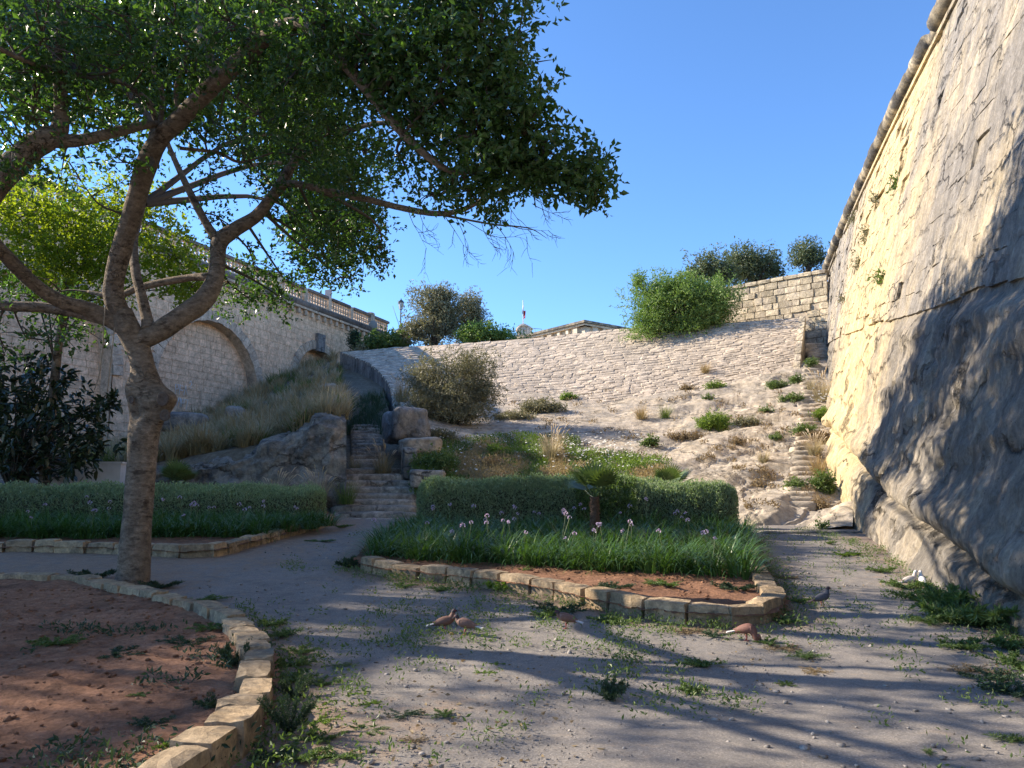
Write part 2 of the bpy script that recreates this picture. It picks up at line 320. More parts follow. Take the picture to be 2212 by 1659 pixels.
def ground_mat():
    m, nt, out = new_mat('path_ground'); p = wpos(nt)
    a = nd(nt, 'ShaderNodeAttribute', attribute_name='soil').outputs['Fac']
    n1 = noise_tex(nt, p, 1.1, 8, 0.65, 0.4); n2 = noise_tex(nt, p, 55, 8, 0.75); n3 = noise_tex(nt, p, 7, 6, 0.65)
    asp = mix(nt, ramp(nt, noise_tex(nt, p, 0.5, 7, 0.6), 0.35, 0.65), (0.20, 0.184, 0.168), (0.275, 0.250, 0.226))
    asp = mix(nt, ramp(nt, n3, 0.45, 0.75), asp, (0.32, 0.28, 0.235))
    vo = nd(nt, 'ShaderNodeTexVoronoi', {'Scale': 46.0}); nt.links.new(p, vo.inputs['Vector'])
    speck = ramp(nt, vo.outputs['Distance'], 0.12, 0.28, (1.5, 1.5, 1.5), (0.9, 0.9, 0.9))
    asp = mix(nt, 0.8, asp, speck, 'MULTIPLY')
    asp = mix(nt, ramp(nt, noise_tex(nt, p, 2.6, 10, 0.72, 0.6), 0.52, 0.66), asp, (0.175, 0.160, 0.146))
    so = mix(nt, ramp(nt, n3, 0.3, 0.7), (0.215, 0.155, 0.11), (0.30, 0.225, 0.165))
    k = nd(nt, 'ShaderNodeMath', {0: a, 1: n1}, operation='ADD').outputs[0]
    k = nd(nt, 'ShaderNodeMath', {0: k, 1: n3}, operation='ADD').outputs[0]
    k = ramp(nt, nd(nt, 'ShaderNodeMath', {0: k, 1: 0.5}, operation='MULTIPLY').outputs[0], 0.57, 0.74)
    base = mix(nt, k, asp, so)
    base = mix(nt, 0.9, base, ramp(nt, n2, 0.3, 0.7, (0.5, 0.5, 0.5), (1.45, 1.45, 1.45)), 'MULTIPLY')
    h = nd(nt, 'ShaderNodeMath', {0: n2, 1: n3}, operation='ADD').outputs[0]
    bp = nd(nt, 'ShaderNodeBump', {'Strength': 0.6, 'Distance': 0.015, 'Height': h})
    bs = nd(nt, 'ShaderNodeBsdfPrincipled', {'Base Color': base, 'Roughness': 0.93, 'Normal': bp.outputs[0], 'Specular IOR Level': 0.2})
    nt.links.new(bs.outputs[0], out.inputs[0]); return m
MT['ground'] = ground_mat()

# ------------------------------------------------------------------ beds: outlines of the stone kerbs (outer foot)
def gpts(px): return [onground(*p) for p in px]
bed_right = gpts([(777,1232),(818,1243),(911,1256),(1029,1268),(1174,1292),(1276,1314),(1396,1339),(1511,1352),(1600,1355),(1672,1343),(1700,1322)])
b = bed_right[-1]; bed_right += [Vector((b.x + 0.55, b.y + 2.6, 0)), Vector((5.05, 16.9, 0)), Vector((5.6, 20.2, 0))]
bed_right_left = [Vector((-2.75, 13.9, 0)), Vector((-2.85, 15.4, 0)), Vector((-2.95, 20.6, 0))]
bed_left = [Vector((-14.5, 14.4, 0)), Vector((-11.5, 15.1, 0))] + gpts([(57,1193),(242,1197),(396,1206),(471,1203),(550,1182),(640,1156),(721,1134)])
bed_left += [Vector((-4.9, 21.6, 0))]
bed_near = gpts([(0,1266),(66,1266),(176,1271),(308,1299),(449,1334),(537,1376),(588,1440),(590,1490),(568,1581),(506,1655)]) + [Vector((-1.75, 4.1, 0)), Vector((-1.9, 3.2, 0))]
bed_near = [Vector((-11.5, 11.3, 0))] + bed_near

def poly_xy(P): return np.array([(p[0], p[1]) for p in P])
def seg_dist(X, Y, P):
    P = poly_xy(P); best = np.full(np.shape(X), 1e9)
    for a, b in zip(P[:-1], P[1:]):
        d = b - a; L = d @ d
        t = np.clip(((X - a[0]) * d[0] + (Y - a[1]) * d[1]) / L, 0, 1)
        best = np.minimum(best, np.hypot(X - a[0] - t * d[0], Y - a[1] - t * d[1]))
    return best
def inside(X, Y, P):
    P = poly_xy(P); r = np.zeros(np.shape(X), bool); n = len(P)
    for i in range(n):
        a, b = P[i], P[(i + 1) % n]
        c = (a[1] > Y) != (b[1] > Y)
        with np.errstate(divide='ignore', invalid='ignore'):
            r ^= c & (X < (b[0] - a[0]) * (Y - a[1]) / (b[1] - a[1]) + a[0])
    return r
poly_right = bed_right_left[::-1] + bed_right
poly_left = bed_left + [Vector((-6.0, 24.6, 0)), Vector((-16, 24.6, 0))]
poly_near = bed_near + [Vector((-6, 1.0, 0)), Vector((-12, 1.0, 0))]

def wall_x(Y, z):
    """face of the bastion, battered"""
    Y = np.asarray(Y, float); z = np.asarray(z, float)
    xc = 12.6 + 0.247 * (Y - 20.3) + 0.0009 * np.maximum(0, Y - 20.3) ** 2
    xb = 8.62 + 0.25 * (Y - 20.3) + 0.0042 * np.maximum(0, Y - 21) ** 2
    t = z / 15.5
    return xb + (xc - xb) * t

# ------------------------------------------------------------------ ground sheet
def axis(lo, hi, step, far):
    a = np.arange(lo, hi + 1e-6, step); out = [a[0] - far, a[0] - far * .4, a[0] - far * .1, a[0] - 8, a[0] - 3, a[0] - 1]
    up = [a[-1] + 1, a[-1] + 3, a[-1] + 8, a[-1] + far * .1, a[-1] + far * .4, a[-1] + far]
    return np.array(out + list(a) + up)
gx = axis(-13, 10, 0.10, 600); gy = axis(2.0, 25, 0.10, 600)
GX, GY = np.meshgrid(gx, gy); P0 = np.stack([GX, GY, np.zeros_like(GX)], -1)
fade = np.clip((GX + 14) / 2, 0, 1) * np.clip((26 - GY) / 2, 0, 1)
GZ = gz(GX, GY) + fade * (0.022 * fbm(P0 * 0.9, 4) + 0.010 * fbm(P0 * 5.0, 3) + 0.006 * vnoise(P0 * 14))
dk = np.minimum(np.minimum(seg_dist(GX, GY, bed_right), seg_dist(GX, GY, bed_left)), np.minimum(seg_dist(GX, GY, bed_near), seg_dist(GX, GY, bed_right_left)))
dw = np.abs(wall_x(GY, 0.4) - GX)
soil = 0.62 * np.exp(-(dk / 0.45) ** 2) + 0.45 * np.exp(-(dw / 0.9) ** 2) + 0.30 * np.exp(-((GX + 1.2) ** 2 + (GY - 5.6) ** 2) / 1.2) + 0.34 * np.clip((-3.5 - GX) / 3, 0, 1) + 0.22 * np.clip((GY - 10) / 6, 0, 1) * (GX < -2)
a = Acc().add(np.stack([GX, GY, GZ], -1), grid_faces(len(gy), len(gx)), a=soil.ravel())
tag(obj('ground', a.mesh('ground', True, 'soil'), MT['ground']), kind='structure')

def soil_h(X, Y, kind):
    P = np.stack([X, Y, np.zeros_like(X) + kind], -1)
    h = gz(X, Y) + 0.13
    if kind == 3: h = gz(X, Y) + 0.09 + 0.06 * np.clip((-2.6 - X) / 3, 0, 1)
    return h + 0.045 * fbm(P * 1.3, 4) + 0.022 * fbm(P * 7, 3) + 0.012 * vnoise(P * 22)
def soil_z(x, y, kind): return float(soil_h(np.array([x]), np.array([y]), kind)[0])
def soil_sheet(poly, kind, step, ylim=None):
    q = poly_xy(poly); xs = np.arange(q[:,0].min(), q[:,0].max(), step); ys = np.arange(q[:,1].min(), q[:,1].max(), step)
    X, Y = np.meshgrid(xs, ys); Z = soil_h(X, Y, kind)
    ins = inside(X, Y, poly); F = grid_faces(len(ys), len(xs)); F = F[ins.ravel()[F].any(1)]
    used = np.unique(F); mp = np.full(X.size, -1); mp[used] = np.arange(len(used))
    a = Acc().add(np.stack([X, Y, Z], -1).reshape(-1, 3)[used], mp[F])
    return tag(obj('bed_soil', a.mesh('bed_soil'), MT['soil']), kind='structure')
soil_sheet(poly_right, 1, 0.07); soil_sheet(poly_left, 2, 0.09)
soil_sheet([p for p in poly_near if p.y > 0], 3, 0.058)

# ------------------------------------------------------------------ stone pieces
def stone_variant(k, bev=0.12, jit=0.05, cuts=1, smooth=False):
    bm = bmesh.new(); bmesh.ops.create_cube(bm, size=1.0)
    if cuts: bmesh.ops.subdivide_edges(bm, edges=bm.edges[:], cuts=cuts, use_grid_fill=True)
    r = random.Random(k)
    for v in bm.verts:
        n = v.co.copy(); mx = sorted([abs(c) for c in n])
        corner = sum(1 for c in n if abs(c) > 0.49)
        f = 1 - bev * (0.0, 0.0, 0.35, 0.75)[corner]
        v.co = Vector((n.x * f, n.y * f, n.z * f)) + Vector([r.uniform(-jit, jit) for _ in range(3)])
    me = bpy.data.meshes.new('stone'); bm.to_mesh(me); bm.free()
    if smooth:
        for p in me.polygons: p.use_smooth = True
    return me
KERB_V = [stone_variant(100 + k, 0.10, 0.035, 2) for k in range(14)]
SLAB_V = [stone_variant(200 + k, 0.30, 0.06, 1) for k in range(12)]
BLOCK_V = [stone_variant(300 + k, 0.07, 0.035, 2) for k in range(14)]
CLEAN_V = [stone_variant(400 + k, 0.06, 0.012, 1) for k in range(6)]
def mesh_arrays(me):
    V = np.zeros(len(me.vertices) * 3); me.vertices.foreach_get('co', V); V = V.reshape(-1, 3)
    return V, np.array([list(p.vertices) for p in me.polygons])
def variants_for(base, mat):
    out = []
    for me in base:
        c = me.copy(); c.materials.append(mat); out.append(c)
    return out

def kerb(label, pts, height, width, seed, seglen=(0.36, 0.56), side=1):
    r = random.Random(seed); P = poly_xy(pts); d = np.r_[0, np.cumsum(np.hypot(*np.diff(P, axis=0).T))]
    root = empty('stone_kerb', (P[0][0], P[0][1], gzf(*P[0])), label, 'kerb')
    vs_ = variants_for(KERB_V, MT['kerb']); s = 0.0
    ip = lambda t: np.array([np.interp(t, d, P[:,0]), np.interp(t, d, P[:,1])])
    while s < d[-1] - 0.1:
        L = r.uniform(*seglen); e = min(s + L, d[-1]); A, B = ip(s), ip(e); m = (A + B) / 2
        _, _, dep = proj(np.array([m[0], m[1], 0.2]))
        t = (B - A) / max(1e-6, np.linalg.norm(B - A)); ang = math.atan2(t[1], t[0])
        nin = side * np.array([-t[1], t[0]])                                  # left of travel = inside the bed
        w = width * r.uniform(0.9, 1.15); h = height * r.uniform(0.9, 1.12)
        c = m + nin * (w / 2 + r.uniform(-0.025, 0.025))
        o = obj('stone', r.choice(vs_)); o.scale = ((e - s) * 1.0 - r.uniform(.015, .04), w, h + 0.12)
        o.rotation_euler = (r.uniform(-0.04, 0.04), r.uniform(-0.035, 0.035) - (0.06 * t[1] if m[1] > 8 else 0), ang + r.uniform(-0.025, 0.025))
        o.location = (c[0], c[1], gzf(*c) + h / 2 - 0.06); world_parent(o, root)
        s = e
    return root
kerb('pale stone kerb round the front of the flower bed with the palm', bed_right, 0.22, 0.27, 1, (0.42, 0.58))
kerb('low stone edging of the far left garden bed behind the tree trunk', bed_left, 0.22, 0.26, 2, (0.42, 0.66))
kerb('curved pale stone kerb round the red soil bed in the near left corner', bed_near, 0.215, 0.25, 3, (0.34, 0.60), -1)

# ------------------------------------------------------------------ lofted surfaces
def loft(rows, nu, nv, ease=True):
    """rows: lists of (px, py, Y) or ready Vectors, bottom to top -> grid of points nv x nu"""
    RR = []
    for row in rows:
        p = np.array([tuple(at(*q)) if not isinstance(q, Vector) else tuple(q) for q in row])
        d = np.r_[0, np.cumsum(np.linalg.norm(np.diff(p[:, :2], axis=0), axis=1))]; d /= d[-1]
        sm = smooth_path(np.c_[p, d], 200); dd = np.maximum.accumulate(sm[:, 3]) + np.arange(200) * 1e-9
        u = np.linspace(0, 1, nu); RR.append(np.stack([np.interp(u, dd, sm[:, k]) for k in range(3)], -1))
    RR = np.array(RR)
    G = smooth_path(RR.reshape(len(RR), -1), nv).reshape(nv, nu, 3)
    return G
def grid_normals(G):
    return nrm(np.cross(np.gradient(G, axis=1), np.gradient(G, axis=0)))
def skirt(acc, edge, depth):
    e = np.asarray(edge); lo = e.copy(); lo[:, 2] -= depth
    n = len(e); V = np.concatenate([e, lo]); i = np.arange(n - 1)
    acc.add(V, np.stack([i, i + 1, i + 1 + n, i + n], -1))
def bvh_of(G):
    nr, nc = G.shape[:2]
    return BVHTree.FromPolygons([tuple(v) for v in G.reshape(-1, 3)], [tuple(int(k) for k in f) for f in grid_faces(nr, nc)])
SURF = {}
def drop(name, x, y):
    h = SURF[name].ray_cast(Vector((x, y, 60)), Vector((0, 0, -1)))
    return h[0]
def onsurf(name, px, py):
    h = SURF[name].ray_cast(Vector((0, 0, EYE)), ray(px, py).normalized()); return h[0]

def sample(G, u, v):
    nv, nu = G.shape[:2]; a = min(max(v, 0), 1) * (nv - 1); b = min(max(u, 0), 1) * (nu - 1)
    i = min(int(a), nv - 2); j = min(int(b), nu - 2); fa, fb = a - i, b - j
    return (G[i, j] * (1-fb) + G[i, j+1] * fb) * (1-fa) + (G[i+1, j] * (1-fb) + G[i+1, j+1] * fb) * fa
def masonry(parent, G, course, length, depth, variants, mat, seed, gap=0.03, out=0.0, jit=0.015, limit=300, name='stone', keep=None, flip=False, missing=0.0, rest_name='stones', vwarp=0.0, maxpx=None):
    """lay courses of single stones over grid G; the largest in view are objects, the rest one stuff part"""
    r = random.Random(seed); nv, nu = G.shape[:2]
    vlen = np.linalg.norm(np.diff(G, axis=0), axis=2).sum(0).mean(); ulen = np.linalg.norm(np.diff(G, axis=1), axis=2).sum(1).mean()
    ncs = max(1, int(round(vlen / course))); items = []
    ed = np.cumsum([r.uniform(0.82, 1.18) for _ in range(ncs)]); ed = np.r_[0, ed / ed[-1]]
    for c in range(ncs):
        v0, v1 = ed[c], ed[c + 1]; u = -r.random() * length / ulen
        while u < 1:
            w = length * r.uniform(0.6, 1.45) / ulen; a, b_ = max(u, 0), min(u + w, 1); u += w
            if (b_ - a) * ulen < 0.1: continue
            if keep and not keep((a + b_) / 2, (v0 + v1) / 2): continue
            o0 = vwarp * (math.sin(a * ulen * .55 + seed + c * .21) * .6 + math.sin(a * ulen * 1.31 + c * .5) * .4) if vwarp else 0.0; o1 = o0
            p00, p10, p01, p11 = sample(G, a, v0 + o0), sample(G, b_, v0 + o0), sample(G, a, v1 + o1), sample(G, b_, v1 + o1)
            tu = ((p10 - p00) + (p11 - p01)) / 2; tv = ((p01 - p00) + (p11 - p10)) / 2
            n = nrm(np.cross(tu, tv)) * (-1 if flip else 1); ctr = (p00 + p10 + p01 + p11) / 4
            dd = r.uniform(-jit, jit) + out
            if missing and r.random() < missing: dd -= min(depth, .16) * r.uniform(0.3, 0.8)
            lu, lv = np.linalg.norm(tu), np.linalg.norm(tv)
            sk = (r.uniform(-.06, .06) * tv if vwarp else 0); tu = tu + sk; tv = tv - nrm(tu) * (tv @ nrm(tu)) * 0.7
            M = np.eye(4); M[:3, 0] = tu * max(0.3, 1 - gap / lu); M[:3, 1] = tv * max(0.3, 1 - gap / lv); M[:3, 2] = n * depth
            M[:3, 3] = ctr + n * dd
            x, y, dep = proj(ctr); vis = -60 < x < PW + 60 and -60 < y < PH + 60 and dep > 1
            items.append(((lu * lv * abs(n @ nrm(ctr - np.array([0, 0, EYE]))) / dep ** 2) if vis else 0.0, M))
    items.sort(key=lambda q: -q[0]); vs_ = variants_for(variants, mat); inv = Matrix.Translation(-Vector(parent.location))
    for k, (s, M) in enumerate(items[:limit]):
        if s <= 0: items[:k] = items[:k]; limit = k; break
        o = obj(name, r.choice(vs_), parent=parent); o.matrix_parent_inverse = inv; o.matrix_basis = Matrix(M.tolist())
    rest = items[limit:]
    if rest:
        arrs = [mesh_arrays(v) for v in variants]; a = Acc()
        for s, M in rest:
            V, F = arrs[r.randrange(len(arrs))]; a.add(V @ M[:3, :3].T + M[:3, 3], F)
        o = obj(rest_name, a.mesh(rest_name, False), mat); world_parent(o, parent); o['kind'] = 'stuff'
    return items

# ------------------------------------------------------------------ bedrock slope below the rampart
rows = [[(880,1112,24.6),(1000,1118,24.2),(1200,1130,23.0),(1400,1150,21.6),(1580,1164,20.3),(1700,1164,20.1),(1840,1165,19.9)],
        [(888,1022,26.3),(1000,1036,25.8),(1200,1050,24.8),(1400,1066,23.4),(1580,1106,21.9),(1700,1108,21.6),(1840,1108,21.4)],
        [(893,968,28.6),(1000,985,29),(1200,1006,28),(1400,1016,27),(1580,1048,25),(1700,1046,25.2),(1835,1050,25)],
        [(884,900,33),(1000,924,33.5),(1100,930,33.3),(1250,946,32.2),(1400,948,31.6),(1550,934,32),(1650,928,32),(1760,930,31.5),(1830,932,31.2)],
        [(862,868,40.5),(1000,878,40.5),(1150,872,40.4),(1300,870,39.6),(1450,850,39.6),(1560,834,39.6),(1722,802,39.6),(1815,796,40.0)],
        [(850,850,42.5),(1000,858,42.5),(1150,850,42.5),(1300,850,41.4),(1450,832,41.2),(1560,816,41.2),(1722,782,41.0),(1815,776,41.6)]]
G = loft(rows, 330, 270); N = grid_normals(G); Q = G.copy(); vv = np.linspace(0, 1, 270)[:, None]
str_ = G @ np.array([-0.30, 0.10, 1.5]) + 1.3 * fbm(G * 0.22, 3) + .25 * fbm(G * 1.1, 3)
led = np.abs((str_ * 0.55) % 1.0 - 0.5) * 2
side = np.clip((G[..., 0] - 4.0) / 5.0, 0.15, 1)
rid = 1 - 2 * np.abs(fbm(G * np.array([0.55, 0.9, 1.2]) + 9.1, 4, 0.55))
crk = np.abs(fbm(G * np.array([.5, .5, .9]) + 31.0, 4, .55)); crk2 = np.abs(fbm(G @ np.array([[.9, .5, 0], [-.2, .35, 0], [0, 0, 1.2]]) + 11.0, 3, .5))
disp = -0.09 * side * np.exp(-(crk / .022) ** 2) - 0.05 * np.exp(-(crk2 / .02) ** 2) + 0.24 * fbm(G * np.array([0.30, 0.30, 0.3]), 5, 0.55) + 0.30 * side * np.clip((led - .30) * 3.0, 0, 1) - 0.10 * side * (led < 0.12) + 0.03 * (rid ** 2) * side + 0.022 * fbm(G * 2.4, 4) + 0.010 * fbm(G * 7, 3)
disp *= np.clip(1.15 - vv * 0.75, 0.2, 1)
Q = G + N * disp[..., None]; GROCK = Q
a = Acc().add(Q, grid_faces(270, 330)); skirt(a, Q[:, 0], 4.0)
tag(obj('rock_slope', a.mesh('rock_slope'), MT['rock']), kind='structure'); SURF['rock'] = bvh_of(Q)

# ------------------------------------------------------------------ sloping masonry rampart (glacis)
rows = [[(850,880,40.6),(1000,886,40.2),(1150,878,40.2),(1300,876,39.4),(1450,856,39.3),(1560,842,39.3),(1722,808,39.4)],
        [(838,828,46.0),(900,836,45.5),(1000,838,44.6),(1150,832,44.0),(1300,826,42.9),(1450,810,42.0),(1560,796,41.5),(1726,768,40.8)],
        [(795,783,52.0),(900,792,50.8),(1000,790,49.4),(1150,781,48.0),(1330,768,46.0),(1500,754,44.2),(1600,742,43.2),(1731,724,42.2)],
        [(735,760,58.0),(870,750,56.0),(1000,742,54.0),(1150,730,52.0),(1330,712,49.5),(1500,703,47.0),(1600,697,45.5),(1736,685,43.6)]]
G = loft(rows, 120, 50); N = grid_normals(G)
G = G + N * (0.10 * fbm(G * 0.35, 3))[..., None]; GGL = G
root = empty('rampart_slope', tuple(G[0, 60]), 'sunlit sloping rampart of rough pale masonry across the ditch', 'rampart')
a = Acc().add(G - N * 0.02, grid_faces(50, 120)); skirt(a, G[:, -1] - N[:, -1] * 0.02, 6.0)
o = obj('joint_bed', a.mesh('joint_bed'), MT['glacis_mortar']); world_parent(o, root)
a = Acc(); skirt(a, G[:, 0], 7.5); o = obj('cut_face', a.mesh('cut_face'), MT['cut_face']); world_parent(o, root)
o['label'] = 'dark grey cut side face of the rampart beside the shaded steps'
masonry(root, G, 0.42, 0.78, 0.15, SLAB_V, MT['glacis'], 5, gap=0.0, out=-0.05, jit=0.02, vwarp=0.016, rest_name='rubble_stones')
SURF['glacis'] = bvh_of(G)
# coping stones on the right-hand edge of the rampart
for k in range(9):
    p = sample(G, 1.0, (k + 0.5) / 9); q = sample(G, 1.0, k / 9); e = sample(G, 1.0, (k + 1) / 9)
    me = KERB_V[k % 12].copy(); me.materials.append(MT['backwall'])
    o = obj('edge_stone', me); dv = Vector(e - q); o.scale = (0.34, dv.length - 0.03, 0.42)
    o.rotation_euler = dv.to_track_quat('Y', 'Z').to_euler(); o.location = Vector(p) + Vector((-0.05, 0, -0.1)); world_parent(o, root)

# ------------------------------------------------------------------ plateau behind the crest
crest = GGL[-1]; back = crest.copy(); back[:, 1] += 3; back[:, 2] = 12.0
far = np.stack([np.linspace(-60, 120, len(crest)), np.full(len(crest), 260.0), np.full(len(crest), 11.6)], -1)
a = Acc().add(np.concatenate([crest, back, far]), grid_faces(3, len(crest)))
tag(obj('plateau', a.mesh('plateau'), MT['mound']), kind='structure')

# ------------------------------------------------------------------ left bridge wall line
def bridge_x(Y): return -24.2 + 0.3705 * (Y - 36.14)
BD = Vector((0.3705, 1, 0)).normalized(); BN = Vector((BD.y, -BD.x, 0))       # BN points out of the wall, to the right
def on_bridge(px, py):
    d = ray(px, py); r_ = d.x / d.y; Y = (24.2 + 0.3705 * 36.14) / (0.3705 - r_); return at(px, py, Y)
def bpt(s, z, o=0.0):            # s metres along the wall from Y = 36.14
    p = Vector((-24.2, 36.14, 0)) + BD * s + BN * o; p.z = z; return p

# ------------------------------------------------------------------ grassy mound between ditch and bridge
c3 = [on_bridge(*q) for q in ((120,1000),(250,985),(345,955),(450,898),(560,846),(640,808),(700,782),(738,768))]
for q in c3: q -= BN * 0.6
rows = [[(0,1080,25.6),(200,1070,25.3),(350,1062,25.0),(545,1058,24.8),(600,1055,24.8),(690,1050,24.8),(746,1045,24.8)],
        [(0,1030,26.4),(200,1026,26.0),(350,1010,25.8),(545,974,25.4),(600,956,25.4),(690,915,25.4),(746,912,25.4)],
        [(0,1008,29),(200,1004,29),(350,984,28.6),(545,950,28),(600,938,28),(690,898,28),(745,896,28)],
        [(60,998,33),(230,985,34),(350,968,36),(500,908,38),(600,880,38.5),(690,848,39),(741,850,39)], c3]
G = loft(rows, 150, 140); N = grid_normals(G)
vv = np.linspace(0, 1, 140)[:, None]
Q = G + N * (0.16 * fbm(G * 0.5, 4) + 0.05 * fbm(G * 2.2, 3))[..., None]
n0 = 52                                     # rows below: bare rock face
a = Acc().add(Q, grid_faces(140, 150)); skirt(a, Q[:, -1], 5.0)
tag(obj('mound', a.mesh('mound'), MT['mound']), kind='structure'); SURF['mound'] = bvh_of(Q); GMOUND = Q

def boulder(name, label, c, size, mat, seed, rz=0.0, rough=0.16, parent=None, cat='rock', sub=5, sq=3.2):
    """squarish weathered rock"""
    bm = bmesh.new(); bmesh.ops.create_cube(bm, size=2.0); bmesh.ops.subdivide_edges(bm, edges=bm.edges[:], cuts=2 ** sub // 2, use_grid_fill=True)
    V = np.array([tuple(v.co) for v in bm.verts]); r_ = (np.abs(V) ** sq).sum(1) ** (1 / sq); V = V / r_[:, None]
    V = V * np.array(size) / 2; n = nrm(V); s = seed * 7.7
    V = V + n * (rough * fbm(V * 1.1 + s, 5) + rough * 0.4 * fbm(V * 4 + s, 4))[:, None]
    for v, q in zip(bm.verts, V): v.co = q
    me = bpy.data.meshes.new(name); bm.to_mesh(me); bm.free()
    for p in me.polygons: p.use_smooth = True
    o = obj(name, me, mat, loc=c, rot=(0, 0, rz))
    if parent: world_parent(o, parent)
    elif label: tag(o, label, cat)
    return o
rows = [[(0,1150,25.2),(200,1150,25.0),(345,1150,24.6),(420,1150,24.4),(545,1150,24.1),(575,1150,24.0),(640,1150,23.9),(690,1150,23.8),(747,1150,23.8)],
        [(0,1060,25.3),(200,1056,25.1),(345,1046,24.9),(420,1040,24.8),(545,1018,24.6),(575,1005,24.5),(640,998,24.4),(690,985,24.3),(748,985,24.4)],
        [(0,1042,25.4),(200,1036,25.2),(345,1020,25.0),(420,1012,24.9),(545,982,24.8),(575,962,24.7),(640,946,24.7),(690,912,24.7),(747,906,24.8)],
        [(0,1034,26.4),(200,1028,26.2),(345,1012,26.0),(420,1004,25.9),(545,972,25.9),(575,952,25.9),(640,934,25.9),(690,902,25.9),(745,899,26.0)],
        [(0,1030,28.4),(200,1020,28.4),(345,1004,28.4),(420,994,28.4),(545,968,28.4),(575,960,28.4),(640,945,28.4),(690,915,28.4),(744,912,28.4)]]
G = loft(rows, 260, 90); N = grid_normals(G); st_r = np.abs(((G @ np.array([.25, .2, 1.0]) + .35 * fbm(G * .8, 3)) * 1.5) % 1 - .5) * 2
Q = G + N * (0.30 * fbm(G * np.array([.8, .8, 1.3]), 5, .55) + .12 * (1 - 2 * np.abs(fbm(G * 1.8 + 4, 4))) ** 2 + .06 * st_r - .08 + .03 * fbm(G * 9, 3))[..., None]
a = Acc().add(Q, grid_faces(90, 260)); e = Q[:, -1]; e2 = e.copy(); e2[:, 2] = 0.8; a.add(np.concatenate([e, e2]), grid_faces(2, 90))
tag(obj('rock_outcrop', a.mesh('rock_outcrop'), MT['grey_rock']), 'lichen-blackened rock outcrop rising to the right below the dry grass mound', 'rock'); SURF['outcrop'] = bvh_of(Q)
boulder('rock_outcrop', 'pale flat boulder half hidden in dry grass right of the tree trunk', at(385, 912, 35.0), (2.6, 1.5, 0.9), MT['grey_rock'], 7, 0.3, 0.15)
boulder('boulder', 'small grey boulder in the middle of the grass mound', at(508, 896, 36.0), (0.9, 0.9, 0.8), MT['grey_rock'], 8, 0.3, 0.12)
boulder('boulder', 'broken white block at the right edge of the grass mound', at(712, 842, 38.6), (0.9, 0.9, 0.55), MT['rock'], 9, 0.5, 0.1)
boulder('boulder', 'flat rock lying at the end of the left hedge beside the steps', onground(715, 1100) + Vector((-.25, 0, .12)), (0.75, 0.8, 0.4), MT['rock'], 10, 0.2, 0.06)
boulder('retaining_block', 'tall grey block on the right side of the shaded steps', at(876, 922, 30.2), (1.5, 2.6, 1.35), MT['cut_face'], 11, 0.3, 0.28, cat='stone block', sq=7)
boulder('retaining_block', 'pale slab with a crack on top of the right stair side', at(904, 966, 28.0), (1.25, 1.8, 0.6), MT['rock'], 12, 0.3, 0.2, cat='stone block', sq=6)
boulder('retaining_block', 'squared post-like block at the right foot of the steps', at(884, 1003, 26.9), (0.5, 1.2, 1.1), MT['grey_rock'], 13, 0.2, 0.14, cat='stone block', sq=10)
boulder('retaining_block', 'low grey slab behind the left end of the right hedge', at(925, 1034, 25.2), (1.1, 1.0, 0.55), MT['grey_rock'], 14, 0.1, 0.1, cat='stone block', sq=8)
boulder('rock_ledge', 'weathered rock ledge above the wildflowers behind the right hedge', at(1000, 1012, 27.4), (1.7, 0.9, 0.35), MT['grey_rock'], 15, 0.3, 0.07)

# corridor floor with stairs
ys = np.linspace(27.0, 58.5, 40); fl = []
def corr_z(Y): return 2.25 + 0.295 * (Y - 27.5)
for Y in ys:
    xl = -0.232 * Y - 0.5; xr = -3.6 - (Y - 27) * 0.215
    fl.append([(xl + (xr - xl) * t, Y, corr_z(Y) - 0.12 + 0.05 * math.sin(Y * 3 + t * 5)) for t in np.linspace(0, 1, 8)])
a = Acc().add(np.array(fl), grid_faces(40, 8)); tag(obj('stair_passage', a.mesh('stair_passage'), MT['mound']), kind='structure')
SURF['corr'] = bvh_of(np.array(fl))

def stair(name, label, steps, mat, seed, rough=0.045, sq=9):
    root = empty(name, steps[0][0], label, 'stairs'); r = random.Random(seed)
    for c, L, Dp, H, rz in steps:
        o = boulder('step', None, c, (L, Dp, H), mat, r.random() * 50, rz + r.uniform(-.02, .02), rough, root, sub=4, sq=sq)
    return root
st = []
edge_y = [1121, 1107, 1092, 1079, 1066, 1051, 1038, 1024, 1011]
for k, py in enumerate(edge_y):
    Y = 22.6 + k * 0.55; xl, xr = at(722 + k * 3, py, Y).x, at(884 - k * 1, py, Y).x; zt = at(800, py, Y).z
    st.append((Vector(((xl + xr) / 2, Y + 0.5, zt - 0.2)), xr - xl + 0.5, 1.05, 0.42, R.uniform(-.05, .05)))
stair('broad_steps', 'broad worn stone steps between the two hedged beds', st, MT['step'], 2, 0.09, 6)
st = []
for k in range(13):
    Y = 27.8 + k * 0.62; zt = corr_z(Y) + 0.16; xc = (-0.229 * Y + (-3.6 - (Y - 27) * 0.215)) / 2 - 0.05
    st.append((Vector((xc, Y + 0.35, zt - 0.2)), 1.35, 0.75, 0.42, 0.15))
stair('passage_steps', 'narrow shaded steps climbing into the dark cleft', st, MT['step'], 3, 0.08, 6)
st = []
for k in range(32):
    t = k / 31; Y = 22.3 + 19.6 * t; px = 1728 + 12 * math.sin(t * 2.0) + 18 * t
    p = onsurf('rock', px, np.interp(Y, [22.3, 25, 31.5, 39.6, 42], [1092, 1045, 930, 806, 772]))
    if p is None: continue
    st.append((Vector((p.x, p.y + 0.2, p.z - 0.10)), 0.95 + R.uniform(-.1, .15), 0.62, 0.44, -0.12 + R.uniform(-.06, .06)))
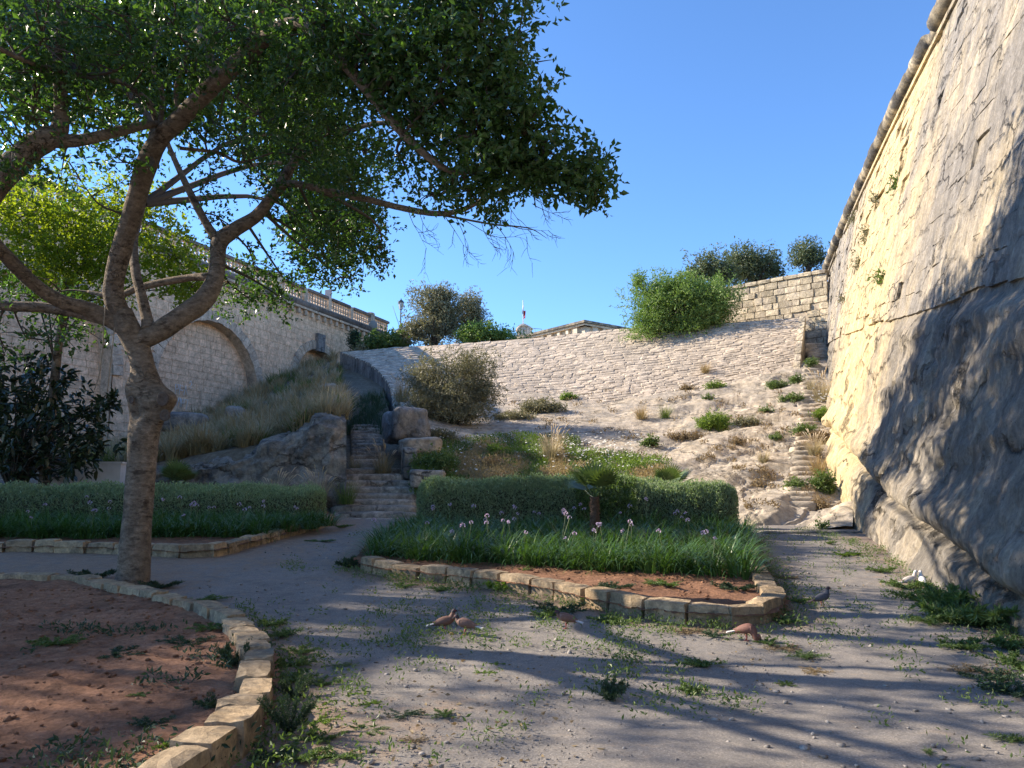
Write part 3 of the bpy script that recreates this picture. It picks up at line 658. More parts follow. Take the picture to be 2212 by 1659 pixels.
for k in range(7):
    Y = 41.9 + 0.42 * k; st.append((Vector((17.25 + .06 * k, Y, 8.7 + 0.2 * k)), 1.5, 0.6, 0.7, -0.2))
stair('rock_cut_steps', 'pale rock-cut steps climbing along the foot of the tall bastion wall', st, MT['rock'], 4, 0.11, 5)

# wide landing slabs where the right path meets the rock
st = [(onground(1660, 1128) + Vector((0.2, 0.5, 0.0)), 2.7, 1.0, 0.34, 0.05), (onground(1700, 1150) + Vector((0.6, .2, -0.10)), 2.6, 0.9, 0.3, 0.0), (onground(1640, 1108) + Vector((0.3, 0.6, 0.12)), 3.0, 1.2, 0.4, 0.1)]
stair('path_steps', 'low worn rock steps at the end of the right-hand path', st, MT['grey_rock'], 6)

# ------------------------------------------------------------------ bridge: wall, arches, cornice, balustrade
bridge = empty('stone_bridge', bpt(10, 1.0), 'long pinkish stone bridge wall with blind arches and balustrade on the left', 'bridge')
S0, S1, ZC = -26.0, 39.0, 15.55         # extent along the wall, underside of the cornice
def arch_from_px(xl, xr, xt, yt):
    a_, b_, c_ = on_bridge(xl, 900), on_bridge(xr, 900), on_bridge(xt, yt)
    s = lambda p: (Vector((p.x, p.y, 0)) - Vector((-24.2, 36.14, 0))).dot(BD)
    return (s(a_) + s(b_)) / 2, (s(b_) - s(a_)) / 2, c_.z
ac, ar, at_ = arch_from_px(330, 552, 455, 694)
ar = max(3.5, ar)
arches = [(ac, ar, at_ - ar)]
a2c, a2r, a2t = arch_from_px(612, 745, 668, 750)
pitch_ = 12.2
arches.append((a2c, ar * 0.66, a2t - ar * 0.66))
arches += [(ac - pitch_, ar, at_ - ar), (ac - 2 * pitch_, ar, at_ - ar)]
def in_arch(s, z, pad=0.0):
    for c, r_, zs in arches:
        if abs(s - c) < r_ + pad and (z < zs or (s - c) ** 2 + (z - zs) ** 2 < (r_ + pad) ** 2): return True
    return False
nu, nv = 66, 36
SS = np.linspace(S0, S1, nu); ZZ = np.linspace(-0.5, ZC, nv)
GB = np.array([[tuple(bpt(s, z)) for s in SS] for z in ZZ])
# backing wall: fine grid with the arches left open
fs = np.arange(S0, S1, 0.15); fz = np.arange(-0.5, ZC + .1, 0.15)
FS, FZ = np.meshgrid(fs, fz); V = np.array(bpt(0, 0))[None] + FS.reshape(-1, 1) * np.array(BD) + FZ.reshape(-1, 1) * np.array([0, 0, 1.0]) - np.array(BN) * 0.03
F = grid_faces(len(fz), len(fs)); cs = FS.ravel()[F].mean(1); cz = FZ.ravel()[F].mean(1)
keep = np.array([not in_arch(s, z, 0.1) for s, z in zip(cs, cz)])
a = Acc().add(V, F[keep]); o = obj('wall_core', a.mesh('wall_core'), MT['bridge_joint']); world_parent(o, bridge)
masonry(bridge, GB, 0.50, 0.98, 0.10, CLEAN_V, MT['bridge'], 21, gap=0.007, out=-0.046, jit=0.004, limit=300, name='block',
        keep=lambda u, v: not in_arch(S0 + u * (S1 - S0), -0.5 + v * (ZC + 0.5), 0.72), rest_name='wall_blocks')
CLM = variants_for(CLEAN_V, MT['bridge_trim'])
for c, r_, zs in arches:
    # soffit, infill, voussoirs
    th = np.linspace(0, math.pi, 40); prof = [(c - r_, -0.5)] + [(c - r_ * math.cos(t), zs + r_ * math.sin(t)) for t in th] + [(c + r_, -0.5)]
    V = np.array([[tuple(bpt(s, z, o_)) for s, z in prof] for o_ in (0.06, -0.75)])
    a = Acc().add(V, grid_faces(2, len(prof))); o = obj('arch_soffit', a.mesh('arch_soffit'), MT['bridge_trim']); world_parent(o, bridge)
    gi = np.array([[tuple(bpt(s, z, -0.72)) for s in np.linspace(c - r_ - .2, c + r_ + .2, 20)] for z in np.linspace(-.5, zs + r_ + .2, 24)])
    a = Acc().add(gi - np.array(BN) * 0.04, grid_faces(24, 20)); o = obj('arch_infill', a.mesh('arch_infill'), MT['bridge_joint']); world_parent(o, bridge)
    masonry(bridge, gi, 0.45, 1.0, 0.1, CLEAN_V, MT['bridge'], int(c * 10) + 300, gap=0.01, out=-0.05, jit=0.004, limit=0, rest_name='infill_blocks')
    nvs = 27
    for k in range(nvs):
        t0 = math.pi * (k + 0.5) / nvs; rm = r_ + 0.36; s, z = c - rm * math.cos(t0), zs + rm * math.sin(t0)
        if s < -24 or s > 38: continue
        key = False
        o = obj('voussoir', CLM[k % 6]); w = math.pi * rm / nvs
        er = (-BD * math.cos(t0) + Vector((0, 0, 1)) * math.sin(t0)); et = (BD * math.sin(t0) + Vector((0, 0, 1)) * math.cos(t0))
        M = Matrix.Identity(4)
        for i in range(3):
            M[i][0] = et[i] * (w - 0.02); M[i][1] = er[i] * (0.74 if k % 2 else 0.66); M[i][2] = BN[i] * 0.34
        p = bpt(s, z, -0.07 + 0.015 * (k % 3)); M[0][3], M[1][3], M[2][3] = p
        o.parent = bridge; o.matrix_parent_inverse = Matrix.Translation(-Vector(bridge.location)); o.matrix_basis = M
# keystone of the half-buried arch
c, r_, zs = arches[1]
for dk_ in (-0.24, 0.24):
    a = Acc(); w0, w1 = 0.2, 0.27; z0, z1 = zs + r_ - 0.15, zs + r_ + 1.25
    P_ = [tuple(bpt(c + dk_ + sx * w, z, o_)) for z, w in ((z0, w0), (z1, w1)) for o_ in (0.0, 0.3) for sx in (-1, 1)]
    a.add(P_, [[0,1,3,2],[4,6,7,5],[2,3,7,6],[0,4,5,1],[0,2,6,4],[1,5,7,3]]); o = obj('keystone', a.mesh('keystone', False), MT['cut_face']); world_parent(o, bridge)
# graffiti scratches low on the infill
a = Acc(); gp = on_bridge(395, 850); sg = (Vector((gp.x, gp.y, 0)) - Vector((-24.2, 36.14, 0))).dot(BD)
rr = random.Random(5); letters = [[(0,0),(0,1),(.6,1),(.5,.55),(0,.5)], [(.8,0),(.9,1),(1.5,.9)], [(1.0,.5),(1.5,.45)], [(1.7,0),(2.0,1),(2.4,.1)], [(0,-1.2),(.25,-.3),(.5,-1.1),(.8,-.3)], [(1.1,-1.2),(1.1,-.3)], [(1.4,-1.2),(1.35,-.4),(1.9,-.4),(1.8,-.8),(1.4,-.8)], [(2.1,-.4),(2.6,-.4),(2.3,-1.5)], [(2.7,1.3),(3.0,1.6),(3.2,1.2),(2.8,1.0),(3.2,.8)]]
for L in letters:
    a.add(*tube([bpt(sg + x * .42, gp.z + z * .62, -0.60) for x, z in L], 0.022, 4))
o = obj('scrawled_graffiti', a.mesh('scrawled_graffiti'), MT['white_paint']); world_parent(o, bridge); o['label'] = 'thin white scrawled graffiti on the arch infill'
# cornice: corbels, string, roll
KB = variants_for(CLEAN_V, MT['bridge_trim'])
def bbox_piece(name, s0, s1, z0, z1, o0, o1, mat, me_i=0, lab=None):
    o = obj(name, (variants_for(CLEAN_V[:1], mat)[0] if mat is not MT['bridge_trim'] else KB[me_i % 6])); M = Matrix.Identity(4)
    for i in range(3): M[i][0] = BD[i] * (s1 - s0); M[i][1] = BN[i] * (o1 - o0); M[i][2] = (z1 - z0) if i == 2 else 0
    p = bpt((s0 + s1) / 2, (z0 + z1) / 2, (o0 + o1) / 2); M[0][3], M[1][3], M[2][3] = p
    o.parent = bridge; o.matrix_parent_inverse = Matrix.Translation(-Vector(bridge.location)); o.matrix_basis = M; return o
k = 0; s = S0
while s < S1 - 0.5:
    bbox_piece('corbel', s + 0.1, s + 0.38, ZC - 0.42, ZC - 0.02, -0.05, 0.24, MT['bridge_trim'], k); k += 1; s += 0.85
s = S0
while s < S1 - 0.1:
    bbox_piece('string_course', s, s + 2.98, ZC, ZC + 0.17, -0.4, 0.32, MT['bridge_trim'], k); k += 1; s += 3.0
s = S0; rmat = MT['roll']
while s < S1 - 0.1:
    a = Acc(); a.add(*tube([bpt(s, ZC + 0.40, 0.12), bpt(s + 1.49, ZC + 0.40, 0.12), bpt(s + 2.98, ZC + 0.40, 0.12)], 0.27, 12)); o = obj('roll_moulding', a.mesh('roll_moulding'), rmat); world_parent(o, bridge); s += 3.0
# balustrade panels
ZB = ZC + 0.62
prof = [(0.10, 0), (0.10, .06), (0.055, .09), (0.12, .24), (0.055, .36), (0.105, .40), (0.105, .44), (0.055, .48), (0.12, .62), (0.055, .74), (0.10, .78), (0.10, .84)]
bal = Acc(); V_, Q_ = lathe(prof, 10); bal.add(V_, Q_); bal_me = bal.mesh('baluster'); bal_me.materials.append(MT['bridge_trim'])
panel = 3.3; npan = int((S1 - S0) / panel)
for p_ in range(npan):
    s0 = S0 + p_ * panel; big = p_ % 4 == 2
    bbox_piece('balustrade_pier', s0 - (0.32 if big else 0.2), s0 + (0.32 if big else 0.2), ZB - 0.02, ZB + (1.36 if big else 1.1), -0.28, 0.24 if big else 0.16, MT['bridge_trim'], p_)
    bbox_piece('bottom_rail', s0 + 0.21, s0 + panel - 0.21, ZB - 0.03, ZB + 0.13, -0.2, 0.12, MT['bridge_trim'], p_)
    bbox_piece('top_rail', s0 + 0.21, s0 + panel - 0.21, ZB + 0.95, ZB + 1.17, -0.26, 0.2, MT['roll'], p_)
    for q in range(8):
        o = obj('baluster', bal_me, loc=bpt(s0 + 0.21 + (panel - 0.42) * (q + 0.5) / 8, ZB + 0.12, -0.04)); o.scale = (1.25, 1.25, 1.0); world_parent(o, bridge)
a = Acc().add([tuple(bpt(S0, -1, -1.3)), tuple(bpt(S1, -1, -1.3)), tuple(bpt(S1, ZC + .4, -1.3)), tuple(bpt(S0, ZC + .4, -1.3))], [[0, 1, 2, 3]]); part_ = obj('wall_back', a.mesh('wall_back'), MT['bridge_joint']); world_parent(part_, bridge)
bbox_piece('road_deck', S0, S1, ZC - 0.3, ZC + 0.45, -9.0, -0.42, MT['bridge_joint'])

# round disc, sign plate, street lamp, bust seen over the balustrade
def s_of(px, py):
    p = on_bridge(px, py); return (Vector((p.x, p.y, 0)) - Vector((-24.2, 36.14, 0))).dot(BD), p.z
s, z = s_of(800, 704); a = Acc(); V_, Q_ = lathe([(0.0, 0), (0.36, 0), (0.40, 0.03), (0.40, 0.07), (0.36, 0.10), (0.0, 0.10)], 24); a.add(V_, Q_)
rt = empty('round_floodlight', bpt(s, z, 0.25), 'round grey disc light fixed to the bridge balustrade', 'light'); dsk = obj('disc', a.mesh('disc'), MT['disc'], rt); dsk.rotation_euler = (math.pi / 2, 0, 0.25); dsk.location = (0.05, -0.25, 0)
a = Acc(); a.add(*tube([(0, 0, 0), (0.1, -0.1, -0.05), (0.05, -0.2, 0)], 0.03, 6)); obj('bracket', a.mesh('bracket'), MT['iron'], rt)
s, z = s_of(735, 662); rt = empty('sign_plate', bpt(s, ZB + 1.1, -1.2), 'small pale sign plate standing behind the balustrade', 'sign'); a = Acc(); box(a, (0, 0, 0.75), (0.62, 0.05, 1.0), -0.3); obj('plate', a.mesh('plate', False), MT['rail'], rt); a = Acc(); a.add(*tube([(0, 0.05, -1), (0, 0.05, 0.3)], 0.04, 6)); obj('post', a.mesh('post'), MT['iron'], rt)
lp = at(865, 716, 68.0)
rt = empty('street_lamp', lp - Vector((0, 0, 2.0)), 'dark green street lamp with glass lantern at the end of the bridge', 'street lamp')
a = Acc(); a.add(*tube([(0,0,0),(0,0,.5),(0,0,.55),(0,0,3.9),(0,0,4.0)], [.13,.13,.07,.055,.09], 10)); obj('post', a.mesh('post'), MT['iron'], rt)
a = Acc(); V_, Q_ = lathe([(0.13, 4.0), (0.24, 4.62)], 6); a.add(V_, Q_); ln = obj('lantern', a.mesh('lantern', False), MT['lamp_glass'], rt)
a = Acc()
for k in range(6):
    t = k * math.pi / 3; a.add(*tube([(0.135*math.cos(t), 0.135*math.sin(t), 4.0), (0.245*math.cos(t), 0.245*math.sin(t), 4.63)], 0.018, 4))
V_, Q_ = lathe([(0.30, 4.62), (0.30, 4.68), (0.14, 4.86), (0.05, 4.92), (0.05, 5.0), (0.0, 5.06)], 6); a.add(V_, Q_); obj('lantern_cap', a.mesh('lantern_cap', False), MT['iron'], rt)
for sx, top in ((-1, 4.35), (1, 3.4)):
    a = Acc(); a.add(*tube([(0, 0, 2.2), (sx * 0.75, 0, top)], 0.022, 5)); obj('banner_arm', a.mesh('banner_arm'), MT['iron'], rt)
rt = empty('person', bpt(s_of(668, 650)[0], ZB - 0.1, -1.1), 'person in a pale top walking behind the balustrade, head and shoulders showing', 'person')
sk = [(0,0,0,.09),(0.02,0,.45,.10),(0,0,.9,.17),(0,0,1.2,.17),(0,0,1.42,.19),(0,0,1.52,.07),(0,0,1.6,.10),(0,0,1.72,.115),(0,0,1.83,.08),(0,0,1.87,.02)]
a = Acc(); a.add(*tube([q[:3] for q in sk], [q[3] for q in sk], 12))
for sx in (-1, 1): a.add(*tube([(sx*.17, 0, 1.4), (sx*.24, .02, 1.15), (sx*.22, -.08, .9), (sx*.2, -.12, .82)], [.07, .06, .045, .03], 8))
obj('body', a.mesh('body'), plain_mat('pale_cloth', (0.62, 0.58, 0.55), 0.9, c2=(0.42, 0.30, 0.24)), rt)

# ------------------------------------------------------------------ right bastion wall
H_W = 15.5
def zg(Y): return np.interp(Y, [-8, 4, 9.3, 12.3, 17, 21.2, 30], [-.3, 0.0, 0.42, 0.95, 1.5, 2.4, 4.2])
def zb_(Y): return np.interp(Y, [-8, 10, 13, 16, 22, 40, 46], [4.2, 4.4, 5.0, 5.4, 6.4, 9.4, 10.2])
def wall_bulge(Y, z):
    s = z - zg(Y); P = np.stack([Y * 0 + 3, Y, z], -1); rockm = 1 / (1 + np.exp(-(zb_(Y) - z) / 0.12))
    d = 0.30 * np.exp(-((s - 0.40) / 0.34) ** 2) + 0.10 * np.clip(s - .3, 0, 1) * np.clip(1.8 - s, 0, 1) - 0.30 * np.exp(-(s / 0.10) ** 2)
    d = d + np.clip((Y - 11) / 4, 0, 1) * 0.14 * np.exp(-((s + 0.75) / 0.42) ** 2) * (1 + 0.9 * fbm(P * 0.8, 3))
    d = d * (0.75 + 0.6 * fbm(P * np.array([1, .8, .8]), 4))
    big = np.exp(-((Y - 10.5) / 5.0) ** 2) * 0.26 * np.clip((zb_(Y) - z) / 0.3, 0, 1)          # the big rock shoulder nearest the camera
    rid = 1 - 2 * np.abs(fbm(P * np.array([1, .8, .38]) + 5.5, 5, 0.55)); rid2 = 1 - 2 * np.abs(fbm(P * np.array([1, 2.6, 1.3]) + 2.5, 4, 0.6))
    lay = np.abs(((z + .35 * Y * .2 + .5 * fbm(P * .5, 3)) * .9) % 1 - .5) * 2
    rg = 0.11 * fbm(P * np.array([1, 0.42, 0.5]), 6, 0.6) + 0.03 * rid + 0.035 * rid2 + .05 * np.clip((lay - .3) * 3, 0, 1) + 0.05 * fbm(P * 5, 4, .6) - .12
    crk = np.abs(fbm(P * np.array([1, .55, .22]) + 21.0, 4, .55)); rg = rg - .10 * np.exp(-(crk / .022) ** 2)
    return rockm * (0.02 + d + big + rg) + (1 - rockm) * (0.05 * fbm(P * np.array([1, .6, .6]), 4) - 0.09)
Ys = np.r_[np.arange(-7, 2, 0.4), np.arange(2, 24, 0.06), np.arange(24, 47.2, 0.16)]; Zs = np.r_[np.arange(-0.6, 6.5, 0.055), np.arange(6.5, H_W + .01, 0.14)]
YY, ZZ_ = np.meshgrid(Ys, Zs); XX = wall_x(YY, ZZ_) - wall_bulge(YY, ZZ_)
WV = np.stack([XX, YY, ZZ_], -1)
bast = empty('bastion_wall', (float(wall_x(14, 0)), 14, 0.4), 'towering battered bastion wall of weathered limestone on the right', 'fortress wall')
nzr = len(Zs); F = grid_faces(len(Zs), len(Ys)); cz = ZZ_.ravel()[F].mean(1); cy = YY.ravel()[F].mean(1); rk = cz < zb_(cy) + 0.12
def sub_mesh(name, sel, mat):
    f = F[sel]; us = np.unique(f); mp = np.full(WV.shape[0] * WV.shape[1], -1); mp[us] = np.arange(len(us))
    a = Acc().add(WV.reshape(-1, 3)[us], mp[f][:, ::-1]); o = obj(name, a.mesh(name), mat); world_parent(o, bast); return o
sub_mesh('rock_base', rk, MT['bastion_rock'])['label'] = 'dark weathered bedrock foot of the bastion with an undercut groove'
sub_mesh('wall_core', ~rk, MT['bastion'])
SURF['wall'] = BVHTree.FromPolygons([tuple(v) for v in WV.reshape(-1, 3)], [tuple(int(k) for k in f) for f in F])
gy_ = np.linspace(3.0, 46.8, 90); gv_ = np.linspace(0, 1, 26)
GW = np.array([[(float(wall_x(y, zb_(y) + 0.1 + (H_W - 0.15 - zb_(y)) * v)) + 0.02, y, float(zb_(y) + 0.1 + (H_W - 0.15 - zb_(y)) * v)) for y in gy_] for v in gv_])
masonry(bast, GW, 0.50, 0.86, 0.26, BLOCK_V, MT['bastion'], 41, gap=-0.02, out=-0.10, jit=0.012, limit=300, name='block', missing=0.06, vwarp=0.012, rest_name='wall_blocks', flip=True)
# cordon of round stones along the top with a fillet below, low parapet behind
r41 = random.Random(41); y = 2.0; ctop = []
while y < 46.6:
    L = r41.uniform(0.55, 1.25); y1 = y + L - 0.03; m = (y + y1) / 2
    if r41.random() < 0.05: rad_, k = 0.2, 0.12
    else: rad_, k = r41.uniform(0.24, 0.31), 0.0
    xo = -0.08 + k + r41.uniform(-.03, .03)
    p = [(float(wall_x(t, H_W)) + xo, t, H_W + 0.16 + r41.uniform(-.015, .015)) for t in np.linspace(y, y1, 4)]
    V_, Q_, T_ = tube(p, [rad_ * .93, rad_, rad_, rad_ * .92], 12); V_ = V_ + 0.03 * nrm(V_ - np.array([p[1][0], 0, p[1][2]]) * np.array([1, 0, 1]) - V_ * np.array([0, 1, 0])) * fbm(V_ * 4 + y, 3)[:, None]
    a = Acc().add(V_, Q_, T_); o = obj('cordon_stone', a.mesh('cordon_stone'), MT['cordon']); world_parent(o, bast); y += L
y = 2.0
while y < 46.4:
    L = r41.uniform(1.4, 2.4); y1 = min(y + L - 0.02, 46.6)
    P_ = []
    for t in (y, y1):
        x = float(wall_x(t, H_W - 0.35)); P_ += [(x - 0.12, t, H_W - 0.42), (x + 0.25, t, H_W - 0.42), (x + 0.3, t, H_W - 0.16), (x - 0.05, t, H_W - 0.16)]
    a = Acc().add(P_, [[0,1,2,3],[7,6,5,4],[0,4,5,1],[1,5,6,2],[2,6,7,3],[3,7,4,0]])
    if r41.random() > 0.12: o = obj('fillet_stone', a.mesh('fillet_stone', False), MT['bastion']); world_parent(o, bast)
    y += L
P_ = [];
for t in np.linspace(-7, 47, 30): x = float(wall_x(t, H_W)); P_.append([(x - 0.02, t, H_W), (x + 0.12, t, H_W + 0.1), (x + 9, t, H_W + 0.2), (x + 9, t, 0)])
a = Acc().add(np.array(P_), grid_faces(30, 4)); o = obj('wall_top', a.mesh('wall_top'), MT['cordon']); world_parent(o, bast)
# far end return of the bastion (closes the wall behind the back wall)
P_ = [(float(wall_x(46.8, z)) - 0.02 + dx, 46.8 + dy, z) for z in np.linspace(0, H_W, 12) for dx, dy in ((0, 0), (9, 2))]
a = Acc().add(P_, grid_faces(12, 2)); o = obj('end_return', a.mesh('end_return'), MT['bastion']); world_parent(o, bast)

# ------------------------------------------------------------------ back wall joining rampart and bastion
A_, B_ = np.array([10.2, 53.9]), np.array([18.9, 45.1]); ZT = 14.75
bw = empty('back_wall', (14.5, 49.4, 8.0), 'sunlit block wall joining the rampart to the bastion at the back', 'wall')
GBK = np.array([[(A_[0] + (B_[0] - A_[0]) * u, A_[1] + (B_[1] - A_[1]) * u, z + (0.25 - 0.3 * u) * (z > 12)) for u in np.linspace(0, 1, 40)] for z in np.linspace(7.6, ZT, 24)])
nb = nrm(np.array([-(A_[1] - B_[1]), -(B_[0] - A_[0]), 0]))
a = Acc().add(GBK - nb * 0.02, grid_faces(24, 40)); tp = np.concatenate([GBK[-1:], GBK[-1:] - nb * 1.0]); a.add(tp, grid_faces(2, 40))
o = obj('wall_core', a.mesh('wall_core'), MT['glacis_mortar']); world_parent(o, bw)
masonry(bw, GBK, 0.42, 0.66, 0.24, BLOCK_V, MT['backwall'], 51, gap=0.03, out=-0.06, jit=0.05, limit=290, name='block', rest_name='wall_blocks', missing=0.03)
cop = variants_for(KERB_V, MT['backwall'])
for k in range(14):
    u0, u1 = k / 14, (k + 1) / 14; p0, p1 = sample(GBK, u0, 1), sample(GBK, u1, 1); d = p1 - p0
    o = obj('coping_stone', cop[k % 12]); o.scale = (np.linalg.norm(d) - 0.03, 0.6, 0.24); o.rotation_euler = (0, -math.atan2(d[2], np.hypot(d[0], d[1])), math.atan2(d[1], d[0])); o.location = Vector((p0 + p1) / 2) - Vector(nb) * 0.15 + Vector((0, 0, .12)); world_parent(o, bw)

# ------------------------------------------------------------------ far things on the plateau
def cornice_building():
    Yc = 92.0; top = at(1263, 695, Yc); corner = Vector((top.x, Yc, 11)); zt = top.z
    rt = empty('cornice_building', corner, 'pale stone building corner with heavy cornice behind the rampart crest', 'building')
    lz = at(1165, 726, 92).z; Lf = at(1150, 726, 1); 
    dl = Vector((-0.62, 0.78, 0)); dr = Vector((0.80, 0.60, 0)); 
    def slab(name, d, L, z0, z1, out, mat, p0=Vector((0, 0, 0)), th=0.8, s0=0.0):
        n = Vector((d.y, -d.x, 0)); n = n if n.y < 0 else -n
        c = [d * s0 + n * out, d * L + n * out, d * L - n * th, d * s0 - n * th]
        a = Acc(); P_ = [tuple(q + Vector((0, 0, z0 - 11))) for q in c] + [tuple(q + Vector((0, 0, z1 - 11))) for q in c]
        a.add(P_, [[0,1,2,3],[7,6,5,4],[0,4,5,1],[1,5,6,2],[2,6,7,3],[3,7,4,0]]); return obj(name, a.mesh(name, False), mat, rt)
    for nm, d, L in (('left', dl, 46), ('right', dr, 30)):
        slab('wall', d, L, 8, zt - 0.55, 0.0, MT['far_stone']); slab('cornice', d, L, zt - 0.55, zt - 0.30, 0.55, MT['far_stone'], s0=-0.5); slab('coping', d, L, zt - 0.30, zt, 0.8, MT['cordon'], s0=-0.75)
        slab('string_course', d, L, zt - 2.35, zt - 2.15, 0.12, MT['far_stone'], s0=-0.1)
        for k in range(16):
            s0 = 1.0 + k * (1.6 if nm == 'left' else 1.7); slab('corbel', d, s0 + (0.45 if k % 3 else 0.8), zt - 1.75, zt - 0.551, 0.36, MT['far_stone'], s0=s0, th=0.01)
    return rt
cornice_building()
fb = at(1130, 728, 105.0); sc_ = 105.0 / FPX
rt = empty('stone_pediment', Vector((fb.x, fb.y, fb.z - 2)), 'ornate curved stone pediment with carved arms under the flagpole', 'pediment')
out_ = [(-22,-8),(-20,0),(-14,3),(-12,8),(-17,11),(-16,17),(-10,24),(-3,28),(4,28),(10,25),(15,22),(17,21),(17,18),(14,16),(14,10),(17,5),(22,1),(23,-8)]
P2 = [(x * sc_, (y + 2) * sc_ + 2) for x, y in out_]
bm = bmesh.new(); vs0 = [bm.verts.new((x, 0, z)) for x, z in P2]; f = bm.faces.new(vs0); ex = bmesh.ops.extrude_face_region(bm, geom=[f])
bmesh.ops.translate(bm, verts=[v for v in ex['geom'] if isinstance(v, bmesh.types.BMVert)], vec=(0.35, 1.2, 0)); bmesh.ops.recalc_face_normals(bm, faces=bm.faces)
me = bpy.data.meshes.new('pediment_body'); bm.to_mesh(me); bm.free(); obj('pediment_body', me, MT['far_stone'], rt)
a = Acc(); a.add(*tube([(-14*sc_, -0.1, 12*sc_+2), (-12*sc_, -.1, 19*sc_+2), (-5*sc_, -.1, 25*sc_+2), (2*sc_, -.1, 26.5*sc_+2), (9*sc_, -.1, 24*sc_+2)], 0.13, 8)); obj('arch_moulding', a.mesh('arch_moulding'), MT['far_stone'], rt)
for k, (x, z, sx, sz) in enumerate([(-2, 10, 5, 8), (-8, 8, 3, 6), (5, 8, 3, 6), (-2, 18, 4, 3.5), (-7, 15, 2.5, 3), (4, 15, 2.5, 3)]):
    b_ = boulder('carving', None, (x * sc_, -0.05, z * sc_ + 2), (sx * sc_ * 1.6, 0.5, sz * sc_ * 1.6), MT['far_stone'], 60 + k, 0, 0.10, sub=3, sq=2.2); b_.parent = rt
fp = empty('flagpole', at(1130, 704, 106.0), 'white flagpole with a limp white and red flag', 'flagpole'); top = at(1130.5, 648, 106.0).z - fp.location.z
a = Acc(); a.add(*tube([(0, 0, 0), (0, 0, top)], [0.08, 0.05], 8)); obj('pole', a.mesh('pole'), MT['white_paint'], fp)
for nm, mt, u0, u1 in (('white_cloth', MT['flag_white'], 0.0, 0.5), ('red_cloth', MT['flag_red'], 0.5, 1.0)):
    us = np.linspace(u0, u1, 8); ws = np.linspace(0, 1, 9); V = []
    for w in ws:
        for u in us: V.append((-0.1 + 0.35 * u + 0.16 * math.sin(u * 9 + w * 2), 0.25 * math.cos(u * 11) , top - 0.9 - w * 1.1 - u * u * 0.9 + 0.2 * math.sin(u * 7)))
    a = Acc().add(V, grid_faces(9, 8)); obj(nm, a.mesh(nm), mt, fp)
rt = empty('roof_railing', at(1160, 727, 104), 'thin grey roof railing beside the pediment', 'railing'); a = Acc()
for k in range(2): a.add(*tube([(-1.2, 0, 0.5 + .7 * k), (0.6, 0, 0.35 + .7 * k)], 0.035, 5))
obj('rail', a.mesh('rail'), MT['rail'], rt); a = Acc()
for x in (-1.2, -.3, .6): a.add(*tube([(x, 0, -0.5), (x, 0, 1.15 - .1 * x)], 0.04, 5))
obj('posts', a.mesh('posts'), MT['rail'], rt)
rt = empty('low_roof', at(1690, 600, 56.0), 'dark low roof edge behind the back wall', 'roof'); a = Acc(); p0, p1 = at(1640, 608, 56) - Vector(rt.location), at(1790, 580, 52) - Vector(rt.location)
for dz, mt in ((0, 'roof_dark'),):
    P_ = [tuple(p0), tuple(p1), tuple(p1 + Vector((1.5, 2.5, .2))), tuple(p0 + Vector((1.5, 2.5, .2)))]; P_ += [(x, y, z - 0.22) for x, y, z in P_]
    a.add(P_, [[0,1,2,3],[7,6,5,4],[0,4,5,1],[1,5,6,2],[2,6,7,3],[3,7,4,0]])
obj('roof_slab', a.mesh('roof_slab', False), MT['roof_dark'], rt)
a = Acc(); box(a, tuple((p0 + p1) / 2 + Vector((0.8, 1.6, -2.2))), (4.0, 2.0, 3.8), -0.8); obj('hut_wall', a.mesh('hut_wall', False), MT['far_stone'], rt)
# white low wall behind the left hedge
p0, p1 = at(92, 1004, 23.2), at(272, 1000, 23.6); a = Acc(); m = (p0 + p1) / 2; L = (p1 - p0).length
rt = empty('white_wall', (m.x, m.y, 0.9), 'low whitewashed wall behind the left hedge', 'wall'); box(a, (0, 0, (m.z - .9) / 2), (L, 0.4, m.z - .9), 0.05); obj('wall_body', a.mesh('wall_body', False), MT['white_wall'], rt)
a = Acc(); box(a, (0, 0, m.z - .9 + .03), (L + .08, 0.46, 0.06), 0.05); obj('wall_cap', a.mesh('wall_cap', False), MT['white_wall'], rt)

# ------------------------------------------------------------------ foliage builders
def rand_dirs(n):
    v = rng.normal(size=(n, 3)); return nrm(v)
def leaves(acc, P, D, L, Wd, fold=0.25, a=None):
    """folded two-triangle leaves: base, left, tip, right"""
    n = len(P); L = np.broadcast_to(L, (n,))[:, None]; Wd = np.broadcast_to(Wd, (n,))[:, None]
    S = nrm(np.cross(D, rand_dirs(n))); Nn = np.cross(S, D); m = P + D * L * 0.45 + Nn * fold * Wd
    V = np.stack([P, m + S * Wd / 2, P + D * L - Nn * fold * Wd * 0.6, m - S * Wd / 2], 1).reshape(-1, 3)
    i = np.arange(n)[:, None] * 4
    acc.add(V, T=np.concatenate([i + np.array([[0, 1, 2]]), i + np.array([[0, 2, 3]])], 1).reshape(-1, 3), a=None if a is None else np.repeat(a, 4))
def leaves6(acc, P, D, L, Wd, fold=0.2, droop=0.15):
    """larger six-sided leaf, two quads"""
    n = len(P); L = np.broadcast_to(L, (n,))[:, None]; Wd = np.broadcast_to(Wd, (n,))[:, None]
    S = nrm(np.cross(D, rand_dirs(n) * 0.5 + np.array([0, 0, 1.0]))); Nn = np.cross(S, D)
    q = lambda t, w, f: P + D * L * t + S * Wd * w + Nn * Wd * f - np.array([0, 0, 1.0]) * L * droop * t * t
    V = np.stack([q(0, 0, 0), q(.3, .45, fold), q(.7, .42, fold), q(1, 0, 0), q(.7, -.42, fold), q(.3, -.45, fold)], 1).reshape(-1, 3)
    i = np.arange(n)[:, None] * 6
    acc.add(V, Q=np.concatenate([i + np.array([[0, 1, 2, 3]]), i + np.array([[0, 3, 4, 5]])], 1).reshape(-1, 4))
